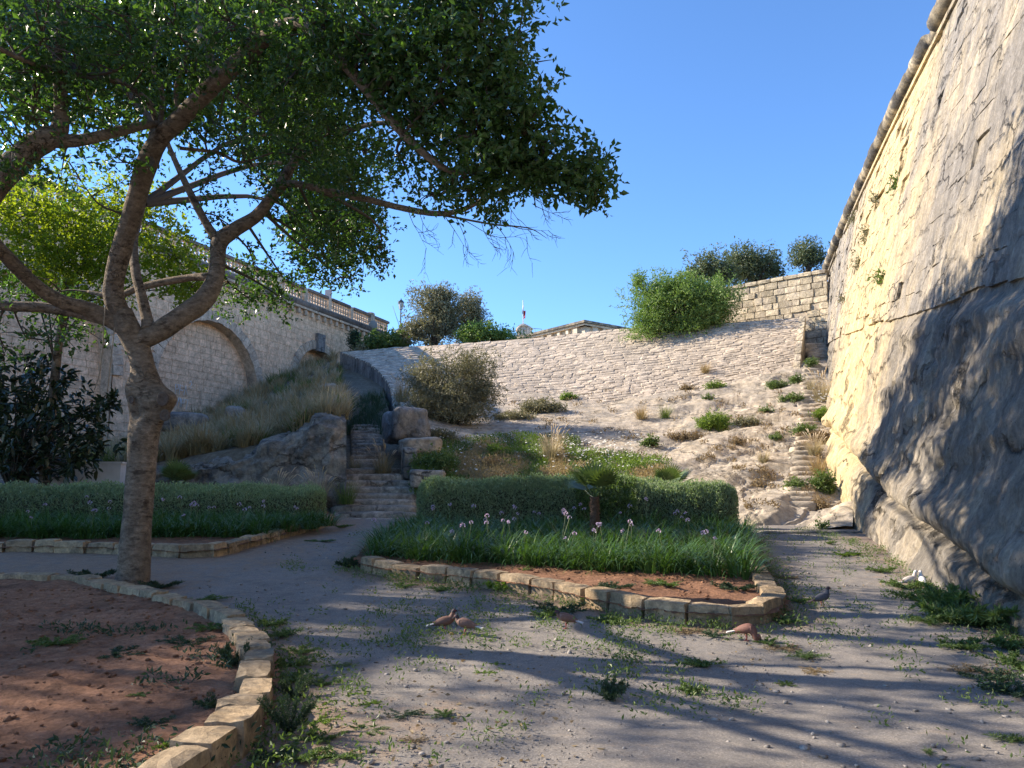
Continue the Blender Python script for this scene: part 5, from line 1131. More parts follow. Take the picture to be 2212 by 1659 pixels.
def border(label, group, rowspec, kind, flower_p):
    for ri, (A, B, n) in enumerate(rowspec):
        cnt = 0
        for k in range(n):
            t = (k + rg.uniform(.2, .8)) / n; x = A[0] + (B[0] - A[0]) * t; y = A[1] + (B[1] - A[1]) * t + rg.uniform(-.12, .12)
            if kind == 1 and not inside(np.array([x]), np.array([y]), poly_right)[0]: continue
            cnt += 1; rt = empty('flowering_plant', (x, y, soil_z(x, y, kind) - .02), '%s, %s from the left, %s row' % (label, ordinal(cnt), ordinal(ri + 1) if ri else 'front'), 'plant', group, rg.uniform(0, 6.28)); s = rg.uniform(1.0, 1.3); rt.scale = (s, s, s * rg.uniform(.9, 1.1))
            obj('leaves', GV[rg.randrange(6)], parent=rt)
            for q in range(2 if rg.random() < flower_p * .4 else (1 if rg.random() < flower_p else 0)):
                me, tip = SK[rg.randrange(5)]; o = obj('flower_stalk', me, parent=rt); o.rotation_euler = (0, 0, rg.uniform(0, 6.28)); f = obj('flower_head', UM[rg.randrange(4)], parent=o); f.location = tip; f.scale = (rg.uniform(.7, 1.0),) * 3
# right bed rows from the front line back to the hedge
fA, fB = onground(815, 1196, .13), onground(1632, 1246, .13); rows_ = []
for k in range(7):
    t = k / 6; A = (fA.x - .1 + .0 * t, fA.y - .1 + (18.0 - fA.y) * t); B = (fB.x + 1.7 * t - .12, fB.y - .1 + (17.6 - fB.y) * t); rows_.append((A, B, 22))
border('strap-leaved plant in the palm bed border', 'flowering border of the right bed', rows_, 1, .17)
fA, fB = onground(-60, 1162, .13), onground(600, 1160, .13); rows_ = []
for k in range(4):
    t = k / 3; rows_.append(((fA.x - .5, fA.y + 1.7 * t), (fB.x + .9 * t - .3, fB.y + .25 + 2.2 * t), 30))
border('strap-leaved plant before the left hedge', 'flowering border of the left bed', rows_, 2, .15)

# ------------------------------------------------------------------ fan palms
def fan_leaf(acc, st, base, az, el, stalk, L, n=17):
    h = np.array([math.cos(az) * math.cos(el), math.sin(az) * math.cos(el), math.sin(el)]); s = np.array([-math.sin(az), math.cos(az), 0]); tip = base + h * stalk
    st.add(*tube([tuple(base), tuple(base + h * stalk * .5 + [0, 0, -.02]), tuple(tip)], [.012, .009, .007], 5, False)); u = np.cross(h, s)
    for k in range(n):
        a_ = (k / (n - 1) - .5) * 2.7; d = h * math.cos(a_) + s * math.sin(a_) + np.array([0, 0, .12]); d = d / np.linalg.norm(d); l = L * (.72 + .28 * math.cos(a_)); w = nrm(np.cross(d, u)) * .024
        m = tip + d * l * .55; e = tip + d * l - np.array([0, 0, .10 * l]); acc.add([tip + w * .3, tip - w * .3, m - w, m + w, e], [[0, 1, 2, 3]], [[3, 2, 4]])
def palm(label, base, h, rad, nf, L, seed, stalk=.35):
    r_ = random.Random(seed); rt = empty('fan_palm', base, label, 'palm'); z0 = base[2]; a = Acc(); n = 26
    prof = [(rad * (1.15 - .25 * (k / n)) * (1 + (.16 if k % 2 else -.06)), h * k / n) for k in range(n + 1)]
    V_, Q_ = lathe(prof + [(0, h)], 14); V_ = V_ + rad * .25 * fbm(V_ * 14, 2)[:, None] * np.array([1, 1, 0]); a.add(V_, Q_)
    for k in range(60):
        z = h * r_.random(); t = r_.random() * 6.28; rr = rad * 1.05; c, s = math.cos(t), math.sin(t); w = .022
        a.add([(c*rr - s*w, s*rr + c*w, z), (c*rr + s*w, s*rr - c*w, z), (c*(rr + .035), s*(rr + .035), z + .07)], T=[[0, 1, 2]])
    obj('trunk', a.mesh('trunk'), MT['palm_trunk'], rt); lf = []
    for k in range(nf):
        acc = Acc(); az = k * 2.399 + r_.uniform(-.3, .3); el = r_.uniform(.45, 1.4); fan_leaf(acc, acc, np.array([0, 0, h - .03]), az, el, stalk * r_.uniform(.8, 1.2), L * r_.uniform(.85, 1.1)); obj('frond', acc.mesh('frond', False), MT['palm_leaf'], rt)
    return rt
p = onground(1284, 1153, .2); p = Vector((at(1285, 1100, 16.0).x, 16.0, soil_z(1.7, 16.0, 1) - .02)); palm('small fan palm with hairy brown trunk in the right bed', p, .96, .095, 11, .60, 1, .34)
p = onground(378, 1100, .2); palm('young fan palm in the left bed just right of the tree trunk', p, .70, .10, 16, .58, 2)
palm('fan palm mostly hidden behind the right end of the right hedge', Vector((4.1, 20.3, gzf(0, 20.3))), .95, .09, 10, .55, 3)

# ------------------------------------------------------------------ bushes and trees beyond
def bush(name, label, cat, base, blobs, L, mat, nper, asp=.45, group=None, stem_r=.04, stems=5, core=False, per=8, shell=.5, crown_name='foliage'):
    """blobs: (centre Vector, radii)"""
    rt = empty(name, base, label, cat, group); acc = Acc(); st = Acc(); b0 = np.array(base)
    for i, (c, r_) in enumerate(blobs):
        C = clustered(tuple(c), r_, int(nper * r_[0] * r_[2] * (1.5 if base[1] > 40 else 1.0)), L * (1.3 if base[1] > 40 else 1.15), asp, per, acc, shell, .6, seed=i * 1.7 + base[0], lump=.85 if base[1] > 40 else .6)
        for q in C[:stems]:
            m = (b0 * .6 + q * .4) + rng.normal(size=3) * .12 * r_[0]; st.add(*tube(smooth_path([b0 + rng.normal(size=3) * [.1, .1, 0], m, q], 7), np.linspace(stem_r, stem_r * .2, 7), 5, False))
    part(crown_name, acc, mat, rt, False); part('trunk' if cat == 'tree' else 'stems', st, MT['twig'], rt); return rt
def pblob(x, y, rx, ry, Y, dz=1.0):
    c = at(x, y, Y); k = (c - Vector((0, 0, EYE))).length / FPX; return (c, (rx * k, max(rx, ry) * k * dz, ry * k))
bush('olive_bush', 'large grey-olive bush growing on the rock at the left foot of the rampart', 'bush', at(980, 915, 34.0), [pblob(930,825,62,62,34.2),(pblob(1010,805,68,58,34.6)),pblob(965,865,75,50,33.8),pblob(1040,850,45,45,34.4),pblob(920,880,48,40,33.6),pblob(1000,890,60,36,33.8)], .085, MT['bush_olive'], 6200, .42)
bush('olive_tree', 'tall dense olive-grey tree left of the gap behind the rampart crest', 'tree', at(938, 750, 60), [pblob(935,660,48,50,60),pblob(925,710,52,40,60),pblob(970,690,36,50,60.4),pblob(895,715,26,26,59.5),pblob(960,640,22,20,60)], .14, MT['bush_olive'], 1500, .45, stem_r=.1)
bush('olive_tree', 'second olive-grey tree just right of the tallest one on the crest', 'tree', at(1015, 745, 62), [pblob(1015,670,30,46,62),pblob(1012,715,34,34,62),pblob(1030,690,20,36,62)], .14, MT['bush_olive'], 1500, .45, stem_r=.1)
bush('green_bush', 'bright green low bush on the rampart crest left of the pediment', 'bush', at(1050, 742, 58), [pblob(1040,722,50,20,58),pblob(1085,728,36,14,58.5),pblob(1015,722,25,18,58)], .15, MT['bush_green'], 1900, .55)
bush('green_bush', 'big bright green bush spilling over the right part of the rampart crest', 'bush', at(1470, 725, 47.5), [pblob(1420,660,62,60,47.5),pblob(1500,655,66,58,47),pblob(1460,630,60,36,47.5),pblob(1550,650,36,46,46.5),pblob(1400,700,44,30,47),pblob(1480,705,60,26,46.6),pblob(1378,610,14,24,47.5),pblob(1535,690,40,28,46.4)], .12, MT['bush_green'], 2600, .40, stem_r=.06)
bush('plateau_tree', 'rounded grey-green tree behind the big green bush', 'tree', at(1540, 640, 58), [pblob(1530,580,44,36,58),pblob(1500,600,28,22,58),pblob(1565,590,30,30,58)], .15, MT['tree_far'], 1400, .45, stem_r=.1)
bush('plateau_tree', 'broad dark tree standing behind the block wall', 'tree', at(1635, 612, 60), [pblob(1600,562,44,26,60),pblob(1640,570,48,32,60),pblob(1672,585,24,22,60),pblob(1610,592,40,20,60)], .15, MT['tree_far'], 1400, .45, stem_r=.11)
bush('plateau_tree', 'small solitary dark tree next to the top of the bastion', 'tree', at(1742, 596, 56), [pblob(1742,545,36,24,56),pblob(1730,562,26,18,56),pblob(1764,560,22,18,56)], .14, MT['tree_far'], 1500, .45, stem_r=.09)
bush('cliff_shrub', 'leafy dark green fig bush on the ledge below the bridge end', 'bush', at(830, 745, 60), [pblob(840,738,45,16,60),pblob(800,742,24,9,59.5),pblob(865,728,22,14,61)], .20, MT['weed'], 1300, .6)
bush('cliff_shrub', 'dark hanging plant on the bridge wall above the half-buried arch', 'bush', at(765, 752, 60.5), [pblob(765,738,9,22,60.5),pblob(768,728,7,12,60.5)], .14, MT['weed_dark'], 4200, .4)
bush('cliff_shrub', 'small rounded plant on top of the rampart corner', 'bush', at(777, 760, 58), [pblob(777,755,11,7,58)], .14, MT['bush_olive'], 3600, .4)
# plants growing out of the bastion face
for x, y, r_, lab in ((1945,392,15,'highest green plant growing from the bastion face'),(1900,425,12,'small hanging plant below the bastion cordon'),(1880,500,16,'trailing plant in the middle of the sunlit bastion face'),(1862,560,13,'dry trailing plant low on the sunlit bastion face'),(1916,600,17,'leafy green plant growing from the yellow part of the bastion'),(1830,640,10,'dry tuft beside the far end of the bastion'),(1852,470,12,'small plant near the cordon at the far end of the bastion')):
    h = SURF['wall'].ray_cast(Vector((0, 0, EYE)), ray(x, y).normalized())[0]
    if h is None: continue
    k = (h - Vector((0, 0, EYE))).length / FPX; q = h + Vector((-.12, 0, -.1)); bush('wall_plant', lab, 'plant', tuple(h), [(q, (r_ * k, r_ * k, r_ * k * 1.3))], .11, MT['weed'] if 'green' in lab else MT['bush_olive'], 2600, .4, stem_r=.012, stems=4, shell=.6)

# ------------------------------------------------------------------ grass tufts
def tuft_mesh(seed, n, L, spread, droop, mat, w=.010, segs=4):
    global rng
    save = rng; rng = np.random.default_rng(seed); acc = Acc(); az = rng.uniform(0, 6.283, n); rr = rng.random(n) ** .5 * spread; P = np.stack([np.cos(az) * rr, np.sin(az) * rr, np.zeros(n)], -1)
    blades(acc, P, az + rng.normal(size=n) * .4, L * rng.uniform(.6, 1.15, n), w, np.abs(rng.normal(size=n)) * .38 + .05, rng.uniform(.2, droop, n), segs); rng = save
    me = acc.mesh('blades', True, 't'); me.materials.append(mat); return me
TF = {'dry': [tuft_mesh(k, 190, .62, .15, 1.1, MT['dry_grass']) for k in range(4)], 'straw': [tuft_mesh(20 + k, 210, .62, .15, 1.2, MT['straw']) for k in range(3)], 'green': [tuft_mesh(40 + k, 150, .5, .16, 1.1, MT['green_grass']) for k in range(3)]}
def plume_mesh(seed):
    r_ = np.random.default_rng(seed); a = Acc(); b_ = Acc(); n = 16; az = r_.uniform(0, 6.28, n)
    for k in range(n):
        l = r_.uniform(.5, .85); o = r_.uniform(.1, .42); h = np.array([math.cos(az[k]), math.sin(az[k]), 0]); p0, p1, p2 = h * .05, h * o * .5 + [0, 0, l * .6], h * o + [0, 0, l * .92]
        a.add(*tube([tuple(p0), tuple(p1), tuple(p2)], .003, 3, False), a=.9); V_, Q_, T_ = tube([tuple(p1 * .4 + p2 * .6), tuple(p2), tuple(p2 + h * .05 + [0, 0, .03])], [.004, .014, .002], 4, False); a.add(V_, Q_, a=1.0)
    me = a.mesh('plumes', True, 't'); me.materials.append(MT['dry_grass']); return me
PL = [plume_mesh(k) for k in range(3)]
rt_ = random.Random(31)
def tuft(label, p, kind, s=1.0, plumes=False):
    rt = empty('grass_tuft', p, label, 'grass', None, rt_.uniform(0, 6.28)); rt.scale = (s, s, s * rt_.uniform(.9, 1.1)); obj('blades', rt_.choice(TF[kind]), parent=rt)
    if plumes: obj('plumes', rt_.choice(PL), parent=rt)
    return rt
def spt(x, y):
    for nm in ('glacis', 'rock', 'mound'):
        h = onsurf(nm, x, y)
        if h is not None: return h
    return onground(x, y)
def rpt(x, y):
    d = ray(x, y).normalized(); best = None
    for nm in (('glacis', 'rock') if x > 838 else ('glacis', 'rock', 'mound', 'corr')):
        h = SURF[nm].ray_cast(Vector((0, 0, EYE)), d)[0]
        if h is not None and (best is None or h.y < best.y): best = h
    return best or onground(x, y)
for lab, x, y, k, s, pl in (('lone straw-coloured tuft high on the rampart masonry',1523,806,'straw',1.15,0),('round straw tuft at the foot of the rampart, left of a green one',1386,906,'straw',1.35,0),('greenish tuft beside the straw one at the foot of the rampart',1436,904,'green',1.35,0),('big feathery tuft in the middle of the wildflowers',1190,995,'dry',1.7,1),('big dry tuft hanging over the right side of the shaded steps',868,868,'straw',1.8,1),('second dry tuft on the stair side, lower and left of the bigger one',845,885,'dry',1.5,1),('large straw tuft growing in the middle of the steps',828,1004,'straw',1.5,1),('dry tuft against the blackened outcrop on the steps',766,985,'dry',1.2,0),('feathery tuft left behind the left hedge',596,1032,'dry',1.5,1),('feathery tuft behind the left hedge, nearer the steps',690,1034,'dry',1.5,1),('green tuft at the bottom of the steps by the left hedge',748,1036,'green',1.5,0),('tall feathery grass beside the rock-cut steps',1778,868,'dry',2.0,1),('dry grass under the olive bush by the cracked slab',880,938,'dry',1.2,1),('bright green grass tuft on the rock below the rampart',1555,912,'green',1.1,0),('dry tuft on the upper rock-cut steps',1752,842,'dry',1.1,0),('dry tuft halfway down the rock-cut steps',1760,985,'dry',1.3,1),('straw tuft low on the rock-cut steps',1768,1030,'straw',1.2,0),('pale tuft on the ledge left of the steps',1650,1000,'dry',.9,0)):
    p = rpt(x, y)
    if 'hedge' in lab: p = Vector(at(x, y, 23.6)); p.z = gzf(0, 23.6) + .35
    if 'middle of the steps' in lab: p = Vector((at(828, 1004, 26.9).x, 26.9, 2.15))
    if 'outcrop' in lab: p = Vector((at(768, 985, 27.6).x, 27.6, 2.3))
    tuft(lab, p, k, s, pl)
# dry grass all over the mound: one uncountable mass
def scatter_mass(name, label, pts, meshes, mat, smin, smax, cat='grass'):
    arrs = []
    for me in meshes:
        V = np.zeros(len(me.vertices) * 3); me.vertices.foreach_get('co', V); A = np.zeros(len(me.vertices), np.float32); me.attributes['t'].data.foreach_get('value', A); arrs.append((V.reshape(-1, 3), np.array([list(p_.vertices) for p_ in me.polygons]), A))
    acc = Acc()
    for p in pts:
        V, F, A = arrs[rt_.randrange(len(arrs))]; t = rt_.uniform(0, 6.28); s = rt_.uniform(smin, smax); c, n = math.cos(t) * s, math.sin(t) * s
        V2 = np.stack([V[:, 0] * c - V[:, 1] * n, V[:, 0] * n + V[:, 1] * c, V[:, 2] * s * rt_.uniform(.8, 1.15)], -1) + np.array(p)
        acc.add(V2, F, a=A)
    o = obj(name, acc.mesh(name, True, 't'), mat); tag(o, label, cat, kind='stuff'); return o
LITE = [tuft_mesh(60 + k, 40, .60, .12, 1.7, MT['dry_grass'], .030, 3) for k in range(5)]
pts = []
for k in range(1900):
    j, i = rt_.randrange(150), 50 + int(89 * rt_.random() ** 1.1); pts.append(GMOUND[i, j] + np.array([rt_.uniform(-.2, .2), rt_.uniform(-.2, .2), -.05]))
pts = np.array(pts); pts = pts[fbm(pts * [.35, .35, 0] + [0, 0, 5.0], 3) > -.36]
kind_ = fbm(pts * [.5, .5, 0] + [3, 0, 2.0], 3) + rng.normal(size=len(pts)) * .22
for lo, hi, mt, lab in ((-9, -.42, 'green_grass', 'greener grass clumps on the mound below the bridge'), (-.42, .1, 'dry_grass', 'dry feathery grass covering the mound below the bridge'), (.1, 9, 'straw', 'straw-coloured grass clumps on the mound below the bridge')):
    scatter_mass('mound_grass', lab, pts[(kind_ >= lo) & (kind_ < hi)], LITE, MT[mt], .55, 1.75)
pts = [np.array(at(x + rt_.uniform(-20, 20), 0, Y)) * [1, 1, 0] + [0, 0, corr_z(Y) - .05] for x, Y in [(rt_.uniform(765, 855), rt_.uniform(34, 44)) for _ in range(110)]]
DARK = [tuft_mesh(80 + k, 44, .75, .25, 1.0, MT['weed_dark'], .02, 3) for k in range(3)]
scatter_mass('passage_weeds', 'dark green weeds filling the shaded stair passage', pts, DARK, MT['weed_dark'], .35, .95, 'weeds')

# ------------------------------------------------------------------ shrubs and weeds on the rock slope
SM = {'g': 'weed', 'b': 'weed_bright', 'd': 'dry_weed', 'o': 'bush_olive', 'k': 'weed_dark'}
def small_bush(label, x, y, r_px, m, flat=.6, dens=1.0, L=.075):
    p = rpt(x, y); k = (p - Vector((0, 0, EYE))).length / FPX; r_ = r_px * k
    bush('shrub', label, 'shrub', tuple(p), [(p + Vector((dx * r_, dy * r_, r_ * flat * .6 * q)), (r_ * q, r_ * q, r_ * flat * q)) for dx, dy, q in ((0, 0, .75), (rt_.uniform(-.7, -.3), rt_.uniform(-.3, .3), rt_.uniform(.35, .6)), (rt_.uniform(.3, .8), rt_.uniform(-.3, .3), rt_.uniform(.3, .6)))], L, MT[SM[m]], 9000 * dens, .5, stem_r=.012, stems=5)
for lab, x, y, r_, m, f in (('small bright shrub below the lone straw tuft',1547,838,18,'b',.6),('small green shrub lower down under the bright one',1530,862,11,'g',.7),('brown dry bush left of the bright shrub on the masonry',1482,842,17,'d',.5),('green shrub at the right foot of the rampart masonry',1676,838,24,'g',.55),('largest green bush on the bedrock right of centre',1545,925,38,'b',.75),('low grey bush right of the largest bedrock bush',1612,918,30,'o',.45),('dark green clump left of the largest bedrock bush',1405,962,22,'g',.8),('green bush beside the steps near the bastion, upper',1712,866,26,'g',.5),('little green plant in the middle of the bedrock',1656,890,14,'g',.6),('green bush overhanging the middle of the rock-cut steps',1742,934,24,'g',.6),('little plant on the bedrock between steps and hedge',1676,948,12,'g',.7),('dry bush in a hollow of the bedrock',1590,958,22,'d',.4),('brown dry growth along the ledge left of the big bush',1475,948,34,'d',.35),('green bush on the lower rock left of the steps',1722,1055,28,'g',.5),('dry patch on the lower rock ledge',1640,1052,26,'d',.3),('daisy-like green bush beside the upper rock-cut steps',1782,906,26,'b',.9),('dry bush between middle steps and bastion',1778,960,24,'d',1.0),('green bush between lower steps and bastion',1782,1060,26,'g',1.2),('yellowish bush at the foot of the steps by the bastion',1772,1098,20,'d',.8),('leafy plant in the shaded stair doorway',1752,792,16,'g',1.0),('small green plant at the bottom right edge of the masonry',1722,826,16,'g',.8),('thick dark green bush at the foot of the olive bush, right side',1165,890,52,'o',.5),('bright clump at the right end of the low bush on the rampart foot',1226,862,17,'b',.6),('dense green bush behind the left end of the right hedge',945,1015,46,'g',.75),('bright yellow-green shrub among the wildflowers',1072,985,30,'b',.8),('twiggy dry bush left of the yellow-green shrub',1060,1008,28,'d',.6),('dry brown growth above the hedge near the wildflowers',1085,1046,38,'d',.5),('green weed on the right landing by the bastion',1778,1140,14,'g',.6),('low olive growth at the left foot of the rampart',1110,905,46,'o',.3),('grey-green weed clump under the olive bush',950,950,40,'o',.5),('green plant tangle beside the steps under the dry tuft',850,1000,24,'k',.8)):
    small_bush(lab, x, y, r_, m, f)
# wildflower meadow behind the hedge
def leaf_patch(acc, pts, Lr, nmin, nmax, up=.7, spread=.10):
    n = rng.integers(nmin, nmax, len(pts)); k = np.repeat(np.arange(len(pts)), n); P = np.asarray(pts)[k] + rand_dirs(len(k)) * [spread, spread, spread * .3]; P[:, 2] += rng.random(len(k)) * spread * .8
    D = nrm(rand_dirs(len(k)) + [0, 0, up]); ls = rng.uniform(Lr[0], Lr[1], len(k)); leaves(acc, P, D, ls, ls * .38)
m1, m2, m3, da, mpx = [], [], [], Acc(), []
for k in range(5200):
    x, y = rt_.uniform(895, 1440), rt_.uniform(930, 1075); 
    if y < 940 + abs(x - 1130) * .09 + (25 if x > 1250 else 0): continue
    mpx.append((x, y))
mv = fbm(np.array(mpx)[:, [0, 1, 1]] * [.02, .03, 0] + [0, 0, 3.3], 3)
for (x, y), v in zip(mpx, mv): (m1 if v > .02 else m2 if v > -.16 else m3).append(rpt(x, y))
for pts, mt, nm in ((m1, 'weed_bright', 'bright green wildflower leaves behind the right hedge'), (m2, 'weed', 'mid green undergrowth among the wildflowers'), (m3, 'straw', 'dry stalks among the wildflowers')):
    acc = Acc(); leaf_patch(acc, [tuple(p) for p in pts], (.05, .13), 8, 15, 1.1, .22); tag(obj('wildflower_meadow', acc.mesh('wildflower_meadow', False), MT[mt]), nm, 'undergrowth', kind='stuff')
dpt = []
for k in range(520):
    x, y = rt_.gauss(1270, 75), rt_.gauss(985, 20)
    if k > 420: x, y = rt_.uniform(900, 1040), rt_.uniform(950, 1040)
    dpt.append(rpt(x, y) + Vector((0, 0, rt_.uniform(.22, .38))))
for p in dpt:
    n = np.array([rt_.uniform(-.5, .2), rt_.uniform(-.6, .1), 1]); n = nrm(n); u = nrm(np.cross(n, [0, 1, 0.2])); w = np.cross(n, u); r_ = rt_.uniform(.03, .055); V = [tuple(np.array(p))] + [tuple(np.array(p) + (u * math.cos(q * .7854) + w * math.sin(q * .7854)) * r_ * (1 if q % 2 else .7)) for q in range(8)]
    da.add(V, T=[[0, 1 + q, 1 + (q + 1) % 8] for q in range(8)])
tag(obj('white_daisies', da.mesh('white_daisies', False), MT['daisy']), 'scatter of white daisies in the wildflowers behind the hedge', 'flowers', kind='stuff')
dd = Acc()
for k in range(60):
    p = rpt(rt_.gauss(1780, 10), rt_.uniform(830, 900)) + Vector((-.1, -.1, rt_.uniform(.4, .8))); u = np.array([1, 0, 0]); w = np.array([0, .4, .9]); r_ = rt_.uniform(.03, .05)
    dd.add([tuple(p)] + [tuple(np.array(p) + (u * math.cos(q * .7854) + w * math.sin(q * .7854)) * r_) for q in range(8)], T=[[0, 1 + q, 1 + (q + 1) % 8] for q in range(8)])
tag(obj('white_daisies', dd.mesh('white_daisies', False), MT['daisy']), 'small white daisies beside the upper rock-cut steps', 'flowers', kind='stuff')

# ------------------------------------------------------------------ weeds on path and beds
def weed_mesh(seed, n, L, h, mat, asp=.3):
    global rng
    save = rng; rng = np.random.default_rng(seed); acc = Acc(); ns = 14
    az = rng.uniform(0, 6.28, ns); rr = rng.random(ns) ** .5
    for k in range(ns):
        e = np.array([math.cos(az[k]) * rr[k], math.sin(az[k]) * rr[k], h * rng.uniform(.5, 1.0)]); acc.add(*tube([(0, 0, 0), tuple(e * .6 + [0, 0, .02]), tuple(e)], .006, 3, False)); m = n // ns; t = rng.random(m) ** .7
        P = e[None] * t[:, None]; D = nrm(rand_dirs(m) + e * .4 + [0, 0, .4]); ls = L * rng.uniform(.6, 1.2, m); leaves(acc, P, D, ls, ls * asp)
    rng = save; me = acc.mesh('weed_leaves', False); me.materials.append(mat); return me
WD = {'g': [weed_mesh(k, 1000, .17, .40, MT['weed']) for k in range(3)], 'k': [weed_mesh(10 + k, 1000, .17, .5, MT['weed_dark']) for k in range(3)], 'b': [weed_mesh(20 + k, 900, .16, .35, MT['weed_bright'], .45) for k in range(2)], 'd': [weed_mesh(30 + k, 600, .2, .25, MT['dry_weed'], .2) for k in range(2)], 'f': [weed_mesh(40 + k, 3200, .15, 1.15, MT['weed_dark'], .13) for k in range(2)], 'r': [weed_mesh(50 + k, 560, .22, .3, MT['weed'], .16) for k in range(2)]}
def weed(label, x, y, rx, kind, zs=1.0, bed=0):
    p = onground(x, y) if not bed else onground(x, y, .15)
    if bed: p.z = soil_z(p.x, p.y, bed) - .01
    k = (p - Vector((0, 0, EYE))).length / FPX; s = rx * k
    rt = empty('weed_clump', p, label, 'weed', None, rt_.uniform(0, 6.28)); o = obj('leaves', rt_.choice(WD[kind]), parent=rt); o.scale = (s, s, s * zs); return rt
for a_ in (('bushy dark weed alone on the path, front centre',1316,1512,46,'k',1.6),('spreading weed on the path right of the front centre one',1500,1500,36,'g',1.0),('flat weed patch on the path below the bed corner',1522,1440,52,'g',.5),('low weed on the right part of the path, front',1700,1480,26,'g',.5),('grassy weed patch halfway along the right path',1740,1420,50,'r',.5),('drying weed patch left of the grassy one on the path',1690,1402,46,'d',.4),('large leafy weed mass against the bastion foot, front',2110,1350,105,'g',.9),('leafy weed mass against the bastion foot, middle',2040,1310,80,'g',1.0),('weed clump against the bastion foot near the white pigeons',1960,1270,46,'g',.7),('weed patch close to the right edge of the picture',2180,1400,60,'g',.8),('small tall weed against the bastion near the groove',2155,1240,14,'r',2.2),('weed at the bottom right corner of the picture',2190,1600,46,'r',.6),('weed above the one in the bottom right corner',2190,1500,60,'k',.5),('small weed on the path right of centre, front',2005,1625,24,'r',.4),('dark feathery fennel beside the near kerb',625,1590,62,'f',1.2),('grassy weed at the outer side of the near kerb bend',610,1375,52,'r',.8),('weed patch beside the near kerb, upper',650,1410,46,'g',.5),('weed patch beside the near kerb, middle',640,1470,55,'g',.7),('bright weed beside the fennel, right',690,1560,40,'b',.4),('weed clump in front of the fennel at the bottom edge',640,1640,70,'g',.5),('small weed clump on the path left of the pigeons',800,1520,28,'b',.35),('flat dark weed on the path, lower left',870,1545,44,'k',.3),('weed patch on the path left of front centre',960,1545,40,'g',.35),('low brown-green weed, bottom centre',900,1600,40,'d',.3),('small weed in the path below the pigeon pair',1040,1455,20,'b',.5),('flat weed right of the pigeon pair shadow',1075,1435,22,'b',.4),('weed at the left tip of the right bed kerb',752,1225,42,'k',.9),('trailing weed hanging over the front kerb of the right bed',1085,1275,48,'b',1.0),('weed along the front kerb of the right bed, left of the trailing one',960,1275,40,'g',.4),('weed under the left part of the front kerb',868,1268,34,'g',.5),('dark weed growing along the front kerb, middle',1215,1325,70,'k',.5),('weed clump along the front kerb, right of middle',1330,1348,60,'g',.5),('dry weed below the rounded corner of the right bed',1480,1365,50,'d',.3),('weed at the right corner of the right bed kerb',1690,1345,44,'g',.5),('weed beside the right kerb next to the dark pigeon',1720,1300,34,'g',.6),('dry grassy weed on the right path past the dark pigeon',1700,1250,36,'d',.5),('grass patch at the far end of the right path',1830,1200,36,'b',.4),('tiny weed on the right path under the steps',1790,1175,16,'g',.8),('weed clump at the right foot of the tree trunk',350,1270,44,'k',.6),('weed clump at the left foot of the tree trunk',205,1250,46,'k',.7),('weed patch right of the trunk towards the path',430,1300,56,'g',.35),('dark weed at the far left behind the near kerb',30,1262,40,'k',.7),('weed on the path edge of the left kerb end',735,1140,28,'g',.5),('low weed patch on the path near the left kerb',690,1170,36,'g',.25)):
    weed(*a_)
for lab, x, y, r_, k, z in (('leafy weed in the bastion foot strip, nearest the right edge',2195,1440,60,'g',.8),('leafy weed in the bastion foot strip, just below the white pigeons',1985,1300,50,'g',.9),('weed in the bastion foot strip, out on the path side',2000,1345,56,'r',.6),('weed in the bastion foot strip, lower path side',2080,1400,62,'g',.6),('dry fringe of the bastion foot weeds',2100,1450,66,'d',.35),('weed between bastion foot and path, upper end',1905,1235,34,'g',.6),('dark weed low at the right edge of the path',2150,1470,60,'k',.4),('wide leafy weed filling the bastion foot strip',2060,1345,80,'g',.9),
 ('weed between near kerb and path, uppermost',588,1350,40,'g',.6),('weed between near kerb and path, second from the top',628,1440,48,'g',.7),('feathery weed between fennel and kerb bend',640,1510,56,'f',.7),('green weed on the path side of the fennel',690,1600,50,'g',.6),('weed at the bottom edge next to the near kerb',590,1640,56,'k',.7),('spreading weed at the bottom edge, path side',730,1635,60,'g',.4),('weed on the path side of the kerb bend',690,1480,44,'g',.45),('flat weed on the path beside the kerb bend, farther out',740,1440,40,'r',.35),('flat weed on the path farther out from the fennel',790,1580,48,'g',.3),('weed beside the wall of the palm bed, left of the brown pigeon',1180,1330,40,'g',.5),('weed below the kerb left of the rusty pigeon',1540,1375,40,'k',.4),('thin weed on the open path, lower right',1760,1450,44,'d',.3),('weed tuft on the open path right of the rusty pigeon',1660,1390,40,'g',.45)):
    weed(lab, x, y, r_, k, z)
for a_ in (('pale weed in the near red bed, left',120,1388,50,'g',.6),('trailing weed across the middle of the near red bed',250,1405,62,'k',.3),('trailing weed near the kerb in the red bed',400,1380,60,'k',.4),('low weed at the upper right of the near red bed',455,1350,50,'g',.4),('bright round weed at the front of the near red bed',385,1590,52,'b',.6),('grey weed left of the bright round one',330,1545,46,'k',.5),('dark weed along the inside of the near kerb',470,1500,44,'k',1.0),('tall weed leaning on the near kerb bend',505,1420,34,'k',2.6),('weed at the bottom edge of the red bed',290,1640,60,'k',.4),('small weed in the middle of the red bed',310,1480,30,'g',.4)):
    weed(*a_, bed=3)
for a_ in (('green weed behind the right corner kerb of the palm bed',1590,1268,52,'k',.6),('weed sprawling over red soil in the palm bed',1440,1258,60,'g',.4),('weed patch in the palm bed behind the front kerb',1320,1268,50,'k',.5),('bright leaves at the foot of the palm',1300,1150,40,'b',.7),('little weed at the left of the palm bed soil',1130,1228,24,'g',.6)):
    weed(*a_, bed=1)
